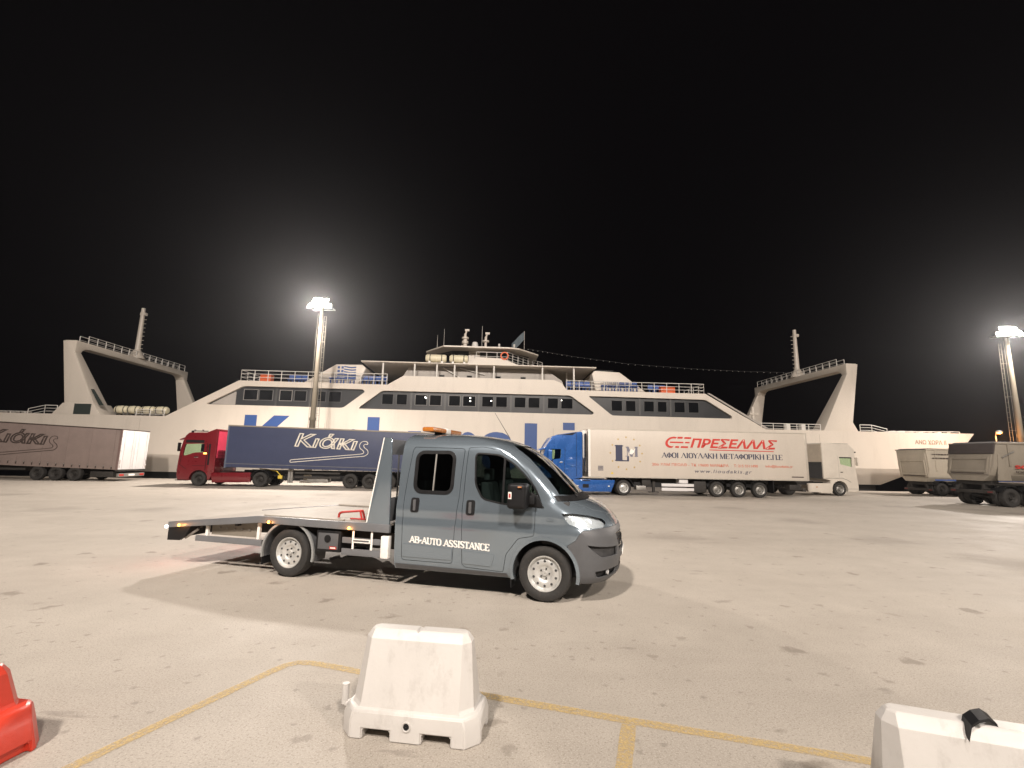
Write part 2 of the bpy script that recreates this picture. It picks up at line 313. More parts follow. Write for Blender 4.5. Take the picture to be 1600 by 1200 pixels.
# ================================================================ SETTING: quay, sea, painted lines
QYAW = 2.62; QO = Vector((-26.54, 35.16, 0))
def ground_material():
    m = bpy.data.materials.new('worn_pale_asphalt'); m.use_nodes = True; nt = m.node_tree; n = nt.nodes; l = nt.links; b = n['Principled BSDF']
    tc = n.new('ShaderNodeTexCoord')
    def noise(sc, det=4, ro=.6, src=None, dist=0):
        z = n.new('ShaderNodeTexNoise'); z.inputs['Scale'].default_value = sc; z.inputs['Detail'].default_value = det; z.inputs['Roughness'].default_value = ro; z.inputs['Distortion'].default_value = dist
        l.new(src or tc.outputs['Object'], z.inputs[0]); return z.outputs[0]
    def ramp(s, p0, p1, c0, c1):
        r = n.new('ShaderNodeValToRGB'); r.color_ramp.elements[0].position = p0; r.color_ramp.elements[1].position = p1
        r.color_ramp.elements[0].color = (*c0, 1); r.color_ramp.elements[1].color = (*c1, 1); l.new(s, r.inputs[0]); return r.outputs[0]
    def mix(f, a, c, mode='MIX'):
        x = n.new('ShaderNodeMixRGB'); x.blend_type = mode
        for i, s in ((0, f), (1, a), (2, c)):
            if isinstance(s, (int, float)): x.inputs[i].default_value = s
            elif isinstance(s, tuple): x.inputs[i].default_value = (*s, 1)
            else: l.new(s, x.inputs[i])
        return x.outputs[0]
    g = lambda v: (v, v, v)
    base = ramp(noise(.10, 5, .6), .32, .68, (.335, .300, .258), (.430, .390, .340))  # broad pale and dark patches put uneven lamplight into the colour
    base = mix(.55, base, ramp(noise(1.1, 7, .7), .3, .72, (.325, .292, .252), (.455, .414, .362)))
    # tyre-polished lanes, long and soft along the quay
    mp = n.new('ShaderNodeMapping'); mp.inputs['Scale'].default_value = (.05, .5, 1); l.new(tc.outputs['Object'], mp.inputs[0])
    base = mix(ramp(noise(1.0, 4, .6, mp.outputs[0]), .50, .72, g(0), g(.35)), base, (.24, .212, .182))
    # aggregate
    fine = noise(95, 2, .7)
    base = mix(ramp(fine, .52, .68, g(0), g(.62)), base, (.58, .535, .475))
    base = mix(ramp(noise(60, 2, .6), .55, .68, g(0), g(.62)), base, (.185, .16, .132))
    # oil drips and flattened gum: round spots here and there
    def spots(sc, thr, soft, keep, col, amt, stretch=(1, 1, 1)):
        mp = n.new('ShaderNodeMapping'); mp.inputs['Scale'].default_value = stretch; l.new(tc.outputs['Object'], mp.inputs[0])
        ad = n.new('ShaderNodeVectorMath'); ad.operation = 'ADD'
        nn = n.new('ShaderNodeTexNoise'); nn.inputs['Scale'].default_value = sc * 5; nn.inputs['Detail'].default_value = 3; l.new(mp.outputs[0], nn.inputs[0])
        sc_ = n.new('ShaderNodeVectorMath'); sc_.operation = 'SCALE'; sc_.inputs['Scale'].default_value = .42 / sc; l.new(nn.outputs['Color'], sc_.inputs[0])
        l.new(mp.outputs[0], ad.inputs[0]); l.new(sc_.outputs[0], ad.inputs[1])
        v = n.new('ShaderNodeTexVoronoi'); v.voronoi_dimensions = '2D'; v.inputs['Scale'].default_value = sc; l.new(ad.outputs[0], v.inputs['Vector'])
        d = ramp(v.outputs['Distance'], thr, thr + soft, g(1), g(0))
        sep = n.new('ShaderNodeSeparateColor'); l.new(v.outputs['Color'], sep.inputs[0])
        k = ramp(sep.outputs[0], keep, keep + .02, g(0), g(amt))
        f = n.new('ShaderNodeMixRGB'); f.blend_type = 'MULTIPLY'; f.inputs[0].default_value = 1; l.new(d, f.inputs[1]); l.new(k, f.inputs[2])
        return f.outputs[0], col
    for a in ((.95, .05, .06, .80, (.14, .115, .09), .50), (2.1, .05, .08, .88, (.15, .125, .10), .4), (5.5, .07, .10, .84, (.14, .12, .10), .4), (.33, .10, .22, .78, (.21, .185, .16), .4)):
        f, c = spots(*a); base = mix(f, base, c)
    f, c = spots(.8, .02, .05, .72, (.16, .14, .12), .45, (.6, 1.8, 1)); base = mix(f, base, c)
    l.new(base, b.inputs['Base Color']); b.inputs['Roughness'].default_value = .72
    l.new(ramp(noise(.5, 4), .3, .7, g(.58), g(.82)), b.inputs['Roughness'])
    bp = n.new('ShaderNodeBump'); bp.inputs['Strength'].default_value = .5; bp.inputs['Distance'].default_value = .006
    l.new(mix(.5, noise(70, 3, .7), noise(14, 3, .6)), bp.inputs['Height']); l.new(bp.outputs[0], b.inputs['Normal'])
    return m
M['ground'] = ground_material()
q = bpy.data.objects.new('t', None)
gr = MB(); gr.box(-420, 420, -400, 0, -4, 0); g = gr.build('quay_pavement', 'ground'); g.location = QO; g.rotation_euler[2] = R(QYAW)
tag(g, 'pale worn asphalt quay under the parked trucks', kind='structure')
sea = MB(); sea.add([(-3000, -40, -1.6), (3000, -40, -1.6), (3000, 5000, -1.6), (-3000, 5000, -1.6)], [(0, 1, 2, 3)])
M['sea'] = P('night_sea', (.006, .009, .012), .08, 0, .2, .2, bump=.6, bscale=1.5)
tag(sea.build('sea', 'sea'), 'black harbour water beyond the quay', kind='structure')

def paint_material():
    m = bpy.data.materials.new('worn_yellow_paint'); m.use_nodes = True; nt = m.node_tree; n = nt.nodes; l = nt.links; b = n['Principled BSDF']
    tc = n.new('ShaderNodeTexCoord'); z = n.new('ShaderNodeTexNoise'); z.inputs['Scale'].default_value = 34; z.inputs['Detail'].default_value = 6; z.inputs['Roughness'].default_value = .75
    l.new(tc.outputs['Object'], z.inputs[0]); r = n.new('ShaderNodeValToRGB'); r.color_ramp.elements[0].position = .36; r.color_ramp.elements[1].position = .60
    r.color_ramp.elements[0].color = (.15, .15, .15, 1); r.color_ramp.elements[1].color = (.72, .72, .72, 1); l.new(z.outputs[0], r.inputs[0])
    b.inputs['Base Color'].default_value = (.60, .44, .19, 1); b.inputs['Roughness'].default_value = .7
    l.new(r.outputs[0], b.inputs['Alpha']); return m
M['paint'] = paint_material()
def strip(name, pts, w, label):
    v = []; f = []
    for i, p in enumerate(pts):
        p = Vector(p); a = Vector(pts[max(0, i - 1)]); c = Vector(pts[min(len(pts) - 1, i + 1)]); t = (c - a).normalized(); nn = Vector((-t.y, t.x)) * w / 2 * random.uniform(.93, 1.07)
        v += [(*(p + nn), .004), (*(p - nn), .004)]
    f = [(2 * i, 2 * i + 1, 2 * i + 3, 2 * i + 2) for i in range(len(pts) - 1)]
    return tag(mesh(name, v, f, 'paint'), label, kind='structure')
def dens(pts, n=8):
    o = []
    for a, b in zip(pts, pts[1:]): o += [tuple(Vector(a).lerp(Vector(b), i / n)) for i in range(n)]
    return o + [pts[-1]]
strip('yellow_line', dens([(-2.78, 2.6), (-2.50, 3.35), (-2.04, 4.46), (-1.97, 4.59), (-1.89, 4.65), (-1.76, 4.645), (-1.55, 4.58), (-1.30, 4.49), (-.153, 4.105), (.909, 3.78), (2.34, 3.36), (4.2, 2.8)]), .095, 'worn yellow parking line bending past the white barrier')
strip('yellow_line', dens([(.885, 3.73), (.72, 3.20), (.45, 2.35)]), .10, 'short yellow branch line running towards the viewer')

# ================================================================ FLOODLIGHT MASTS
def flood_mast(loc, h, face, label, power, spread=168, tilt=38, far=0, lx=.36):
    t = empty('floodlight_mast', loc, face, label, 'light mast', 'floodlight masts on the quay')      # local -y is where it shines
    MB().tube((0, 0, 0), (0, 0, 1.2), .27, .24, 14).tube((0, 0, 1.2), (0, 0, 4.4), .215, .19, 14).tube((0, 0, 4.3), (0, 0, 4.5), .235, .235, 14).tube((0, 0, 4.4), (0, 0, h), .185, .12, 14).build('pole', 'mast', t, smooth=40)
    MB().box(-.38, .38, -.38, .38, 0, .18).build('base_plate', 'steel', t, bevel=.02)
    lad = MB()
    for s in (-.1, .1): lad.tube((lx + s, 0, 1.8), (lx * .8 + s * .8, 0, h - .6), .016, n=5)
    z = 2.
    while z < h - .6: k_ = lx * (1 - .2 * (z - 1.8) / (h - 2.4)); lad.tube((k_ - .1, 0, z), (k_ + .1, 0, z), .010, n=4); z += .38
    z = 2.2
    while z < h - .8: lad.tube((0, 0, z), (lx, 0, z), .014, n=4); z += 2.6
    lad.build('ladder', 'ladder', t)
    MB().tube((-.30, -.02, 1.5), (-.24, -.02, h - .4), .012, n=5).build('cable', 'ladder', t)
    fr = MB()
    for y in (-.4, .4): fr.tube((-.8, y, h), (.8, y, h), .04)
    for x in (-.8, 0, .8): fr.tube((x, -.4, h), (x, .4, h), .04)
    fr.tube((0, 0, h - .5), (0, 0, h + .55), .09)
    fr.tube((-.5, -.3, h + .55), (.5, -.3, h + .55), .03)
    fr.build('head_frame', 'steel', t, smooth=40)
    for i, (x, y, zo, a) in enumerate([(-.60, -.45, 0, -14), (-.04, -.47, .02, 0), (.56, -.45, 0, 14), (-.32, -.36, .42, -8), (.26, -.36, .40, 8)]):
        mt = Matrix.Translation((x, y, h + .06 + zo)) @ Matrix.Rotation(R(a), 4, 'Z') @ Matrix.Rotation(R(-28), 4, 'X')
        hb = MB(); hb.v = []
        hb.prism([(-.26, -.2), (.26, -.2), (.26, .2), (-.26, .2)], 0, .02, 'y')
        hb.add([(-.26, 0, -.2), (.26, 0, -.2), (.26, 0, .2), (-.26, 0, .2), (-.15, .24, -.12), (.15, .24, -.12), (.15, .24, .12), (-.15, .24, .12)], [(0, 1, 5, 4), (1, 2, 6, 5), (2, 3, 7, 6), (3, 0, 4, 7), (4, 5, 6, 7)])
        hb.v = [tuple(mt @ Vector(p)) for p in hb.v]
        fl = hb.build('floodlight', 'lamp_off', t)
        lb = MB().box(-.255, .255, -.03, -.002, -.195, .195, mt); lb.build('lens', 'lamp_on', fl)
    if power:
        L = bpy.data.lights.new('flood', 'SPOT'); L.energy = power * FLOOD; L.color = LAMP_COL; L.shadow_soft_size = 1.1 if far else .5; L.spot_size = R(spread); L.spot_blend = .5
        lo = bpy.data.objects.new('flood_light', L); link(lo, t); lo.location = (0, -.85, h - .15)
        lo.rotation_euler = (R(-tilt), 0, 0)
    if far:
        L = bpy.data.lights.new('far_flood', 'SPOT'); L.energy = far * FLOOD; L.color = LAMP_COL; L.shadow_soft_size = 1.1; L.spot_size = R(95); L.spot_blend = .8
        lo = bpy.data.objects.new('far_flood_light', L); link(lo, t); lo.location = (.4, -.85, h - .1); lo.rotation_euler = (R(-72), 0, 0)
    return t
flood_mast((-14.0, 33.4, 0), 12.5, 0, 'tall floodlight mast behind the navy trailer, before the ferry', 24000)
flood_mast((38.7, 36.0, 0), 12.2, -14, 'tall floodlight mast behind the tipper trucks at far right', 21000, lx=-.62)
flood_mast((-9, -16, 0), 26, 180, 'high floodlight mast standing behind the viewer, left', 42000, 130, 30, far=62000)
flood_mast((30, -18, 0), 26, 200, 'high floodlight mast standing behind the viewer, right', 8000, 130, 30, far=48000)
flood_mast((11, -24, 0), 26, 180, 'high floodlight mast standing behind the viewer, middle', 28000, 130, 30, far=48000)
sl = empty('street_lamp', (37.6, 36.8, 0), -120, 'small orange street lamp glowing beyond the tipper trucks', 'street lamp')
MB().tube((0, 0, 0), (0, 0, 4.4), .07, .05, 10).path([(0, 0, 4.4), (.15, 0, 4.62), (.7, 0, 4.7)], .035, 8).build('pole', 'steel', sl, smooth=40)
MB().lathe([(.02, .1), (.16, .06), (.22, -.02), (.2, -.05), (.02, -.05)], 16, 'z', (.8, 0, 4.7)).build('lamp_head', 'lamp_off', sl, smooth=40)
MB().lathe([(.01, -.06), (.17, -.06), (.13, -.14), (.01, -.17)], 16, 'z', (.8, 0, 4.7)).build('lens', 'sodium', sl, smooth=40)
L = bpy.data.lights.new('sodium', 'POINT'); L.energy = 260; L.color = (1, .40, .10); L.shadow_soft_size = .15
lo = bpy.data.objects.new('sodium_light', L); link(lo, sl); lo.location = (.8, 0, 4.4)

# ================================================================ FERRY
FE = empty('ferry', QO + Vector((-math.sin(R(QYAW)), math.cos(R(QYAW)), 0)) * 1.5, QYAW, 'long cream double-ended car ferry moored along the quay', 'ferry')
def K(x, z, y): k = 1 + y / 37.8; return (24.9 + (x - 24.9) * k, y, 1.86 + (z - 1.86) * k)
CX = 23.6; BEAM = 14.0
hp = [(-17.9, 4.62), (-16.6, 3.2), (-9.6, .4), (57.2, .4), (64.0, 3.2), (65.4, 4.75)]
me = tmp(MB().prism(hp, 0, BEAM))
# lower strake slopes inwards
for s, (y0, y1) in ((1, (-.2, .55)), (-1, (BEAM + .2, BEAM - .55))):
    me = cutp(me, [(y0, 1.72), (y0 + s * .2, 1.72), (y1, .2), (y0, .2)], -30, 80, 'x')
H = obj('hull', me, 'hull', FE)
MB().box(-9.3, 56.9, .62, BEAM - .62, -3, .41).build('boot_topping', 'boot', FE)
sp = [(-.25, 4.60), (5.1, 7.60), (42.6, 7.52), (47.7, 4.60)]
bands = [rnd([(2.75, 5.66), (5.5, 7.17), (14.75, 7.15), (14.95, 6.95), (13.3, 5.62)], .22), rnd([(14.55, 5.60), (14.6, 5.75), (16.3, 7.09), (31.4, 7.09), (33.35, 5.72), (33.2, 5.57)], .2), rnd([(32.85, 7.09), (34.8, 5.54), (44.75, 5.52), (44.75, 5.72), (42.6, 7.03)], .2)]
me = tmp(MB().prism(sp, .004, BEAM - .004))
for b in bands: me = cutp(me, b, -.3, .28)
obj('superstructure', me, 'hull', FE)
for b in bands:
    w = prism('window_band', b, .24, .279, 'band', FE)
def window(x0, x1, z0, z1, y, parent=FE, fr=.05, mat='frame'):
    mb = MB(); ring(mb, rect(x0, x1, z0, z1), fr, y - .05, y); w = mb.build('window', mat, parent)
    MB().box(x0 + fr, x1 - fr, y - .018, y - .008, z0 + fr, z1 - fr).build('pane', 'pane', w); return w
PL = [(5.46, 6.56), (6.63, 7.73), (8.23, 9.22), (9.36, 10.35), (10.86, 11.85), (12.06, 13.05)]
PM = [(16.25, 17.17), (17.40, 18.27), (18.88, 19.85), (20.04, 21.0), (21.57, 22.52), (22.69, 23.75), (24.23, 25.18), (25.35, 26.30), (26.85, 27.80), (27.98, 28.95), (29.56, 30.45), (30.65, 31.65)]
PR = [(34.8, 35.72), (35.98, 36.84), (37.49, 38.36), (38.63, 39.42), (40.03, 40.94), (41.2, 42.1)]
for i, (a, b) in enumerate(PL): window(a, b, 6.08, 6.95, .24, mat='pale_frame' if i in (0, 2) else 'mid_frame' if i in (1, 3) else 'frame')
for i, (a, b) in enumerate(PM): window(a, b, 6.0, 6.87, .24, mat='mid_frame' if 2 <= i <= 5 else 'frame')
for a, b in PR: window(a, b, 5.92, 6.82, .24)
for x in (7.98, 10.6, 18.58, 21.28, 23.98, 26.58, 29.25, 37.16, 39.72):
    MB().box(x - .07, x + .07, .20, .238, 5.63, 7.05).build('mullion', 'frame', FE)
prism('lit_wall_panel', rnd([(3.05, 5.72), (4.9, 6.75), (4.9, 5.68)], .1), .20, .238, 'deckgrey', FE)  # pale colour stands in for the lit inner wall of the recess
for x, z, in ((19.7, 6.66), (19.75, 6.6), (23.3, 6.7), (25.0, 6.5), (30.7, 6.7), (23.31, 6.45)):
    MB().lathe([(.01, .0), (.05, 0), (.06, .03), (.01, .05)], 8, 'y', (x, .20, z)).build('cabin_lamp', 'wlight', FE)
# hull lettering
def letter(c, x0, x1, z0, z1): return text('letter', c, x0, x1, z0, z1, -.006, 'blue', FE, bold=.035, thick=.004)
xh = 3.97; bl = 1.12
for c, x0, x1, z0, z1 in (('K', 5.85, 9.7, bl, 4.9), ('e', 9.75, 12.5, bl - .06, xh), ('r', 13.0, 14.95, bl, xh), ('k', 15.3, 18.6, bl, 4.95), ('y', 18.5, 21.6, bl - 1.0 + .35, xh - .05), ('r', 21.95, 23.95, bl, xh - .02), ('a', 24.35, 27.1, bl - .06, xh + .03), ('l', 27.72, 28.72, bl, 4.75), ('n', 32.4, 35.2, bl, xh - .2), ('e', 35.7, 38.4, bl - .06, xh - .2), ('s', 38.8, 41.2, bl - .06, xh - .2)):
    letter(c, x0, x1, z0, z1)
i_ = prism('letter', rect(30.82, 31.74, bl, 3.75), -.010, -.002, 'blue', FE); prism('letter_dot', rect(30.80, 31.75, 4.27, 4.87), -.010, -.002, 'blue', i_)
text('ship_name', 'ΑΝΩ ΧΩΡΑ ΙΙ', 60.15, 62.85, 3.78, 4.14, -.006, P('brown_name', (.30, .22, .17), .6), FE, bold=.02)
for x in (-2, 12, 30, 44, 52): MB().box(x, x + .03, -.004, .01, 1.75, 4.4).build('plate_seam', P('seam', (.45, .40, .34), .6), FE)
# railings
def railing(pts, z0s, h, mat='whitep', step=1.05, bars=3, r=.028, name='railing'):
    mb = MB(); P3 = [Vector((*p, z)) for p, z in zip(pts, z0s)]
    for a, b in zip(P3, P3[1:]):
        for i in range(bars): mb.tube(a + Vector((0, 0, h * (i + 1) / bars)), b + Vector((0, 0, h * (i + 1) / bars)), r if i == bars - 1 else r * .7, n=5)
        n = max(1, round((b - a).length / step))
        for i in range(n + 1):
            p = a.lerp(b, i / n); mb.tube(p, p + Vector((0, 0, h)), r, n=5)
    return mb.build(name, mat, FE)
railing([(5.2, 4), (5.2, .06), (16.6, .06)], [7.6] * 3, .84)
railing([(31.1, .06), (42.5, .06), (42.5, 4)], [7.52] * 3, .80)
railing([(5.2, 13.9), (42.5, 13.9)], [7.55] * 2, .84)
railing([(47.2, .06), (52.2, .06)], [4.6] * 2, .62)
railing([(47.5, 13.9), (53.2, 13.9)], [4.6] * 2, .9)
railing([(55.6, .06), (56.6, .06), (57.9, .06)], [4.6, 4.6, 4.3], .68)
railing([(58, .06), (64.2, .06)], [4.62, 4.72], .16, bars=1)
railing([(-10.4, .06), (-9.2, .06), (-8.3, .06)], [4.3, 4.6, 4.6], .68)
railing([(-17, .06), (-10.6, .06)], [4.62] * 2, .14, bars=1)
railing([(-4.8, 13.9), (0, 13.9)], [4.6] * 2, .8)
railing([(-2.4, .06), (-.3, .06)], [4.62] * 2, .5)
prism('stair_beam', [(42.9, 7.62), (43.1, 7.62), (47.9, 4.86), (47.7, 4.78)], .3, .42, 'deckgrey', FE)
# raised promenade parapet, funnel housings, canopy
prism('promenade_parapet', [(16.65, 7.56), (17.9, 8.33), (30.05, 8.32), (30.72, 8.06), (31.1, 7.52)], .0, .12, 'hull', FE)
fl = prism('funnel_housing', [(9.8, 7.58), (12.37, 9.2), (14.45, 9.22), (14.75, 8.95), (14.2, 7.58)], .5, 4.2, 'hull', FE, bevel=.03)
fr_ = prism('funnel_housing', [(37.9, 7.52), (35.6, 9.2), (33.5, 9.28), (33.3, 9.0), (33.6, 7.52)], .5, 4.2, 'hull', FE, bevel=.03)
box('funnel_top', 33.55, 35.2, .8, 3.9, 9.25, 9.42, 'black', FE, .02); box('funnel_top', 12.5, 14.2, .8, 3.9, 9.2, 9.3, 'black', FE, .02)
for i in range(6): box('louvre', 10.95, 11.95, .46, .498, 7.78 + i * .07, 7.82 + i * .07, 'deckgrey', fl)
# painted national flag: blue stripes with waves, canton with cross
fm = MB()
for i in range(9):
    if i % 2: continue
    z1 = 9.06 - i * .105; z0 = z1 - .105; x0 = 13.02 if i < 5 else 12.5; pts = [x0 + (13.98 - x0) * j / 10 for j in range(11)]
    for a, b in zip(pts, pts[1:]):
        wa, wb = .04 * math.sin((a - 12.5) * 4.2), .04 * math.sin((b - 12.5) * 4.2)
        fm.add([(a, .492, z0 + wa), (b, .492, z0 + wb), (b, .492, z1 + wb), (a, .492, z1 + wa)], [(0, 1, 2, 3)])
for x0, x1, z0, z1 in ((12.5, 12.7, 8.86, 9.06), (12.8, 12.99, 8.86, 9.06), (12.5, 12.7, 8.56, 8.76), (12.8, 12.99, 8.56, 8.76)): fm.add([(x0, .492, z0), (x1, .492, z0), (x1, .492, z1), (x0, .492, z1)], [(0, 1, 2, 3)])
fm.build('painted_flag', 'blue', fl)
def bench(x0, x1, y):
    b = MB(); n = int((x1 - x0) / .52)
    for i in range(n):
        x = x0 + i * .52
        b.box(x, x + .45, y, y + .4, 7.98, 8.04); b.box(x, x + .45, y + .38, y + .44, 8.04, 8.42); b.box(x + .05, x + .1, y + .1, y + .3, 7.6, 7.98); b.box(x + .35, x + .4, y + .1, y + .3, 7.6, 7.98)
    return b.build('seat_row', 'seatblue', FE)
for a, b, y in ((14.4, 16.6, .7), (12.0, 14.2, .12), (31.2, 33.4, .7), (34.0, 37.4, .12), (8.2, 10.2, 1.4), (38.4, 40.0, 1.4)): bench(a, b, y)
box('life_jacket_box', 6.3, 7.15, .8, 1.4, 7.6, 8.28, 'orange', FE, .03); box('life_jacket_box', 39.2, 40.4, .8, 1.4, 7.52, 8.2, 'orange', FE, .03)
box('canopy', 14.45, 33.55, .0, 9.5, 9.40, 9.49, 'hull', FE, .02)
for x in (16.2, 18.73, 20.52, 21.95, 23.74, 25.15, 29.12, 31.72): MB().tube((x, .2, 7.6), (x, .2, 9.37), .075, n=10).build('canopy_post', 'whitep', FE, smooth=40)
MB().tube((31.45, 2.2, 7.6), (31.45, 2.2, 9.37), .06, n=8).build('canopy_post', 'whitep', FE, smooth=40)
dh = prism('deckhouse', [(17.1, 7.6), (18.1, 9.35), (29.6, 9.35), (30.9, 8.5), (31.2, 7.6)], 1.3, 9.3, 'deckgrey', FE)
for x in (20.6, 22.9, 25.3, 27.4): window(x, x + .45, 8.38, 8.72, 1.298, dh, .04)
MB().tube((20.9, 1.15, 9.3), (23.2, 1.15, 8.0), .05, n=6).tube((22.3, 1.15, 9.3), (24.4, 1.15, 8.8), .04, n=6).build('stair_rail', 'whitep', FE)
# bridge
pp = [K(22.9, 9.55, 2.5), K(23.77, 10.04, 2.5), K(25.76, 9.99, 2.5), K(27.5, 9.35, 2.5)]
prism('bridge_parapet', [(p[0], p[2]) for p in pp] + [(pp[3][0], 9.4), (pp[0][0], 9.4)], 2.5, 2.62, 'hull', FE)
br = prism('wheelhouse', [(21.4, 3.5), (26.4, 3.5), (28.4, 5.2), (28.4, 10), (26.4, 12), (21.4, 12), (19.8, 10), (19.8, 5.2)], 9.49, 11.3, 'band', FE, ax='z')
box('door_panel', 22.9, 23.9, 3.44, 3.49, 9.5, 11.28, 'hull', br)
for i in range(5): window(21.6 + i * .98, 22.46 + i * .98, 10.45, 11.1, 3.49, br, .04)
for (a, b) in (((26.4, 3.5), (28.4, 5.2)), ((21.4, 3.5), (19.8, 5.2))):
    A = Vector((*a, 0)); B = Vector((*b, 0)); d = (B - A).normalized(); nn = Vector((d.y, -d.x, 0)); nn = nn if nn.y < 0 else -nn
    for i in range(2):
        p0 = A.lerp(B, .08 + .46 * i) + nn * .012; p1 = A.lerp(B, .46 + .46 * i) + nn * .012
        mesh('pane', [(p0.x, p0.y, 10.4), (p1.x, p1.y, 10.4), (p1.x, p1.y, 11.1), (p0.x, p0.y, 11.1)], [(0, 1, 2, 3)], 'pane', br)
prism('bridge_roof', [(20.8, 2), (26.5, 2), (27.3, 2.3), (29.2, 4.5), (29.2, 10.5), (27, 13), (21, 13), (19.0, 10.5), (19.0, 4.5)], 11.3, 11.42, 'hull', FE, ax='z')
railing([(26.3, 2.55), (29.8, 6.6)], [10.15] * 2, .95, bars=4, step=.75)
railing([(23.6, 2.55), (26.3, 2.55)], [10.3] * 2, .75, bars=2, step=.9)
MB().lathe([(.26, -.05), (.36, -.05), (.36, .05), (.26, .05), (.26, -.05)], 20, 'y', (26.05, 2.45, 10.75)).build('life_ring', 'orange', FE, smooth=40)
MB().lathe([(.10, 11.4), (.10, 11.7), (.24, 11.75), (.3, 12.0), (.22, 12.25), (.02, 12.3)], 14, 'z', (23.4, 4, 0)).build('radar_dome', 'whitep', FE, smooth=50)
for x, zt, fat in ((22.45, 13.7, .2), (24.35, 13.45, .13)):
    m_ = MB(); m_.tube((x, 5, 11.4), (x, 5, zt - .9), fat, fat * .9, 12)
    m_.lathe([(.05, zt - .95), (.32, zt - .9), (.32, zt - .75), (.12, zt - .7), (.12, zt - .4), (.02, zt - .35)], 12, 'z', (x, 5, 0)).tube((x, 5, zt - .5), (x + .12, 5, zt - .1), .08, n=8).box(x - .05, x + .35, 4.9, 5.1, zt - .15, zt + .02)
    if fat > .15: m_.tube((x, 5, 12.35), (x, 5, 12.6), .3, n=12).tube((x - .28, 5, 11.4), (x - .28, 5, 12.2), .06, n=6)
    m_.build('signal_mast', 'hull', FE, smooth=40)
for x, zt in ((19.9, 13.1), (20.5, 13.7), (24.0, 14.1), (25.6, 12.3), (27.0, 12.2)): MB().tube((x, 5, 11.4), (x, 5, zt), .022, .012, 5).build('whip_antenna', 'whitep', FE)
for x in (25.6, 27.0): MB().lathe([(.02, 12.1), (.1, 12.2), (.1, 12.4), (.02, 12.45)], 10, 'z', (x, 5, 0)).build('gps_dome', 'whitep', FE, smooth=40)
fp = MB().tube((28.0, 6, 11.4), (28.0, 6, 14.0), .03, n=6).build('flagpole', 'deckgrey', FE)
fg = []; ff = []
for i in range(9):
    for j in range(5):
        u = i / 8; w = j / 4; fg.append((27.97 - u * 1.15, 6 + .12 * math.sin(u * 7), 13.95 - w * .85 - u * 1.15 + .06 * math.sin(u * 6 + w)))
for i in range(8):
    for j in range(4): a = i * 5 + j; ff.append((a, a + 5, a + 6, a + 1))
mesh('ensign', fg, ff, P('grey_flag_cloth', (.12, .15, .17), .8), fp, 60)
# festoon string to the right-hand gantry mast
cb = MB(); bb = MB(); pts = [K(27.9, 10.85, 7), K(31.5, 10.35, 7), K(36.2, 9.85, 7), K(41.5, 9.6, 7), K(46, 9.5, 7), K(51.0, 9.5, 7)]
for a, b in zip(pts, pts[1:]):
    cb.tube(a, b, .012, n=4)
    for i in range(9): p = Vector(a).lerp(Vector(b), i / 9) - Vector((0, 0, .06)); bb.add([p + Vector(d) * .03 for d in ((1, 0, 0), (-1, 0, 0), (0, 1, 0), (0, -1, 0), (0, 0, 1), (0, 0, -1))], [(0, 2, 4), (2, 1, 4), (1, 3, 4), (3, 0, 4), (2, 0, 5), (1, 2, 5), (3, 1, 5), (0, 3, 5)])
fc = cb.build('festoon_cable', 'dark', FE); tag(bb.build('bulbs', 'bulb', fc), kind='stuff')
# end gantries: transverse portals
def gantry(f, door):
    X = (lambda x: x) if f else (lambda x: 2 * CX - x)
    t = MB(); leg = [(X(55.2), 10.2), (X(55.87), 10.42), (X(55.0), 5.45), (X(55.45), 4.61), (X(52.4), 4.61)]
    def legm(far):
        th = (lambda z: .42 + (10.4 - z) / 5.8 * 1.15) if not far else (lambda z: .55)
        yo, yi = (.01, lambda z: th(z)) if not far else (BEAM - .01, lambda z: BEAM - th(z))
        n_ = len(leg); v_ = [(x, yo, z) for x, z in leg] + [(x, yi(z), z) for x, z in leg]
        return MB().add(v_, [tuple(range(n_)), tuple(range(2 * n_ - 1, n_ - 1, -1))] + [(i, (i + 1) % n_, n_ + (i + 1) % n_, n_ + i) for i in range(n_)]).build('gantry_leg', 'hull', FE, bevel=.03)
    ln = legm(0); legm(1)
    prof = [(.02, 10.45), (BEAM - .02, 10.45), (BEAM - .02, 9.55), (BEAM - .60, 9.55), (BEAM - .72, 9.74), (BEAM - .95, 9.88), (BEAM - 1.3, 9.94), (1.3, 9.94), (.95, 9.88), (.72, 9.74), (.60, 9.55), (.02, 9.55)]
    MB().prism(prof, min(X(54.85), X(55.75)), max(X(54.85), X(55.75)), 'x').build('gantry_beam', 'hull', FE, bevel=.04)
    for xx in (54.95, 55.65): railing([(X(xx), 1.2), (X(xx), BEAM - .5)], [10.44] * 2, .6, bars=2, step=.9, r=.03)
    m_ = MB(); m_.tube((X(55.3), 7, 10.4), (X(55.3), 7, 15.3), .24, .16, 12).lathe([(.02, 10.44), (.7, 10.44), (.25, 11.3), (.02, 11.3)], 10, 'z', (X(55.3), 7, 0)).box(X(55.3) - .15, X(55.3) + .35, 6.85, 7.15, 14.6, 14.85)
    for i in range(9): m_.tube((X(55.3) + (.2 if not f else -.2), 7, 11.4 + i * .4), (X(55.3) + (.42 if not f else -.42), 7, 11.4 + i * .4), .03, n=4)
    m_.build('gantry_mast', 'hull', FE, smooth=40)
    return ln, X
ln, X = gantry(True, False)
ln2, X2 = gantry(False, True)
bs = prism('gantry_base', [(-8.6, 4.61), (-7.9, 5.5), (-5.6, 5.5), (-5.0, 4.61)], -.02, 1.7, 'hull', FE, bevel=.03)
box('base_door', -7.0, -5.75, -.035, -.022, 4.64, 5.45, P('dark_green_door', (.035, .045, .042), .5), bs)
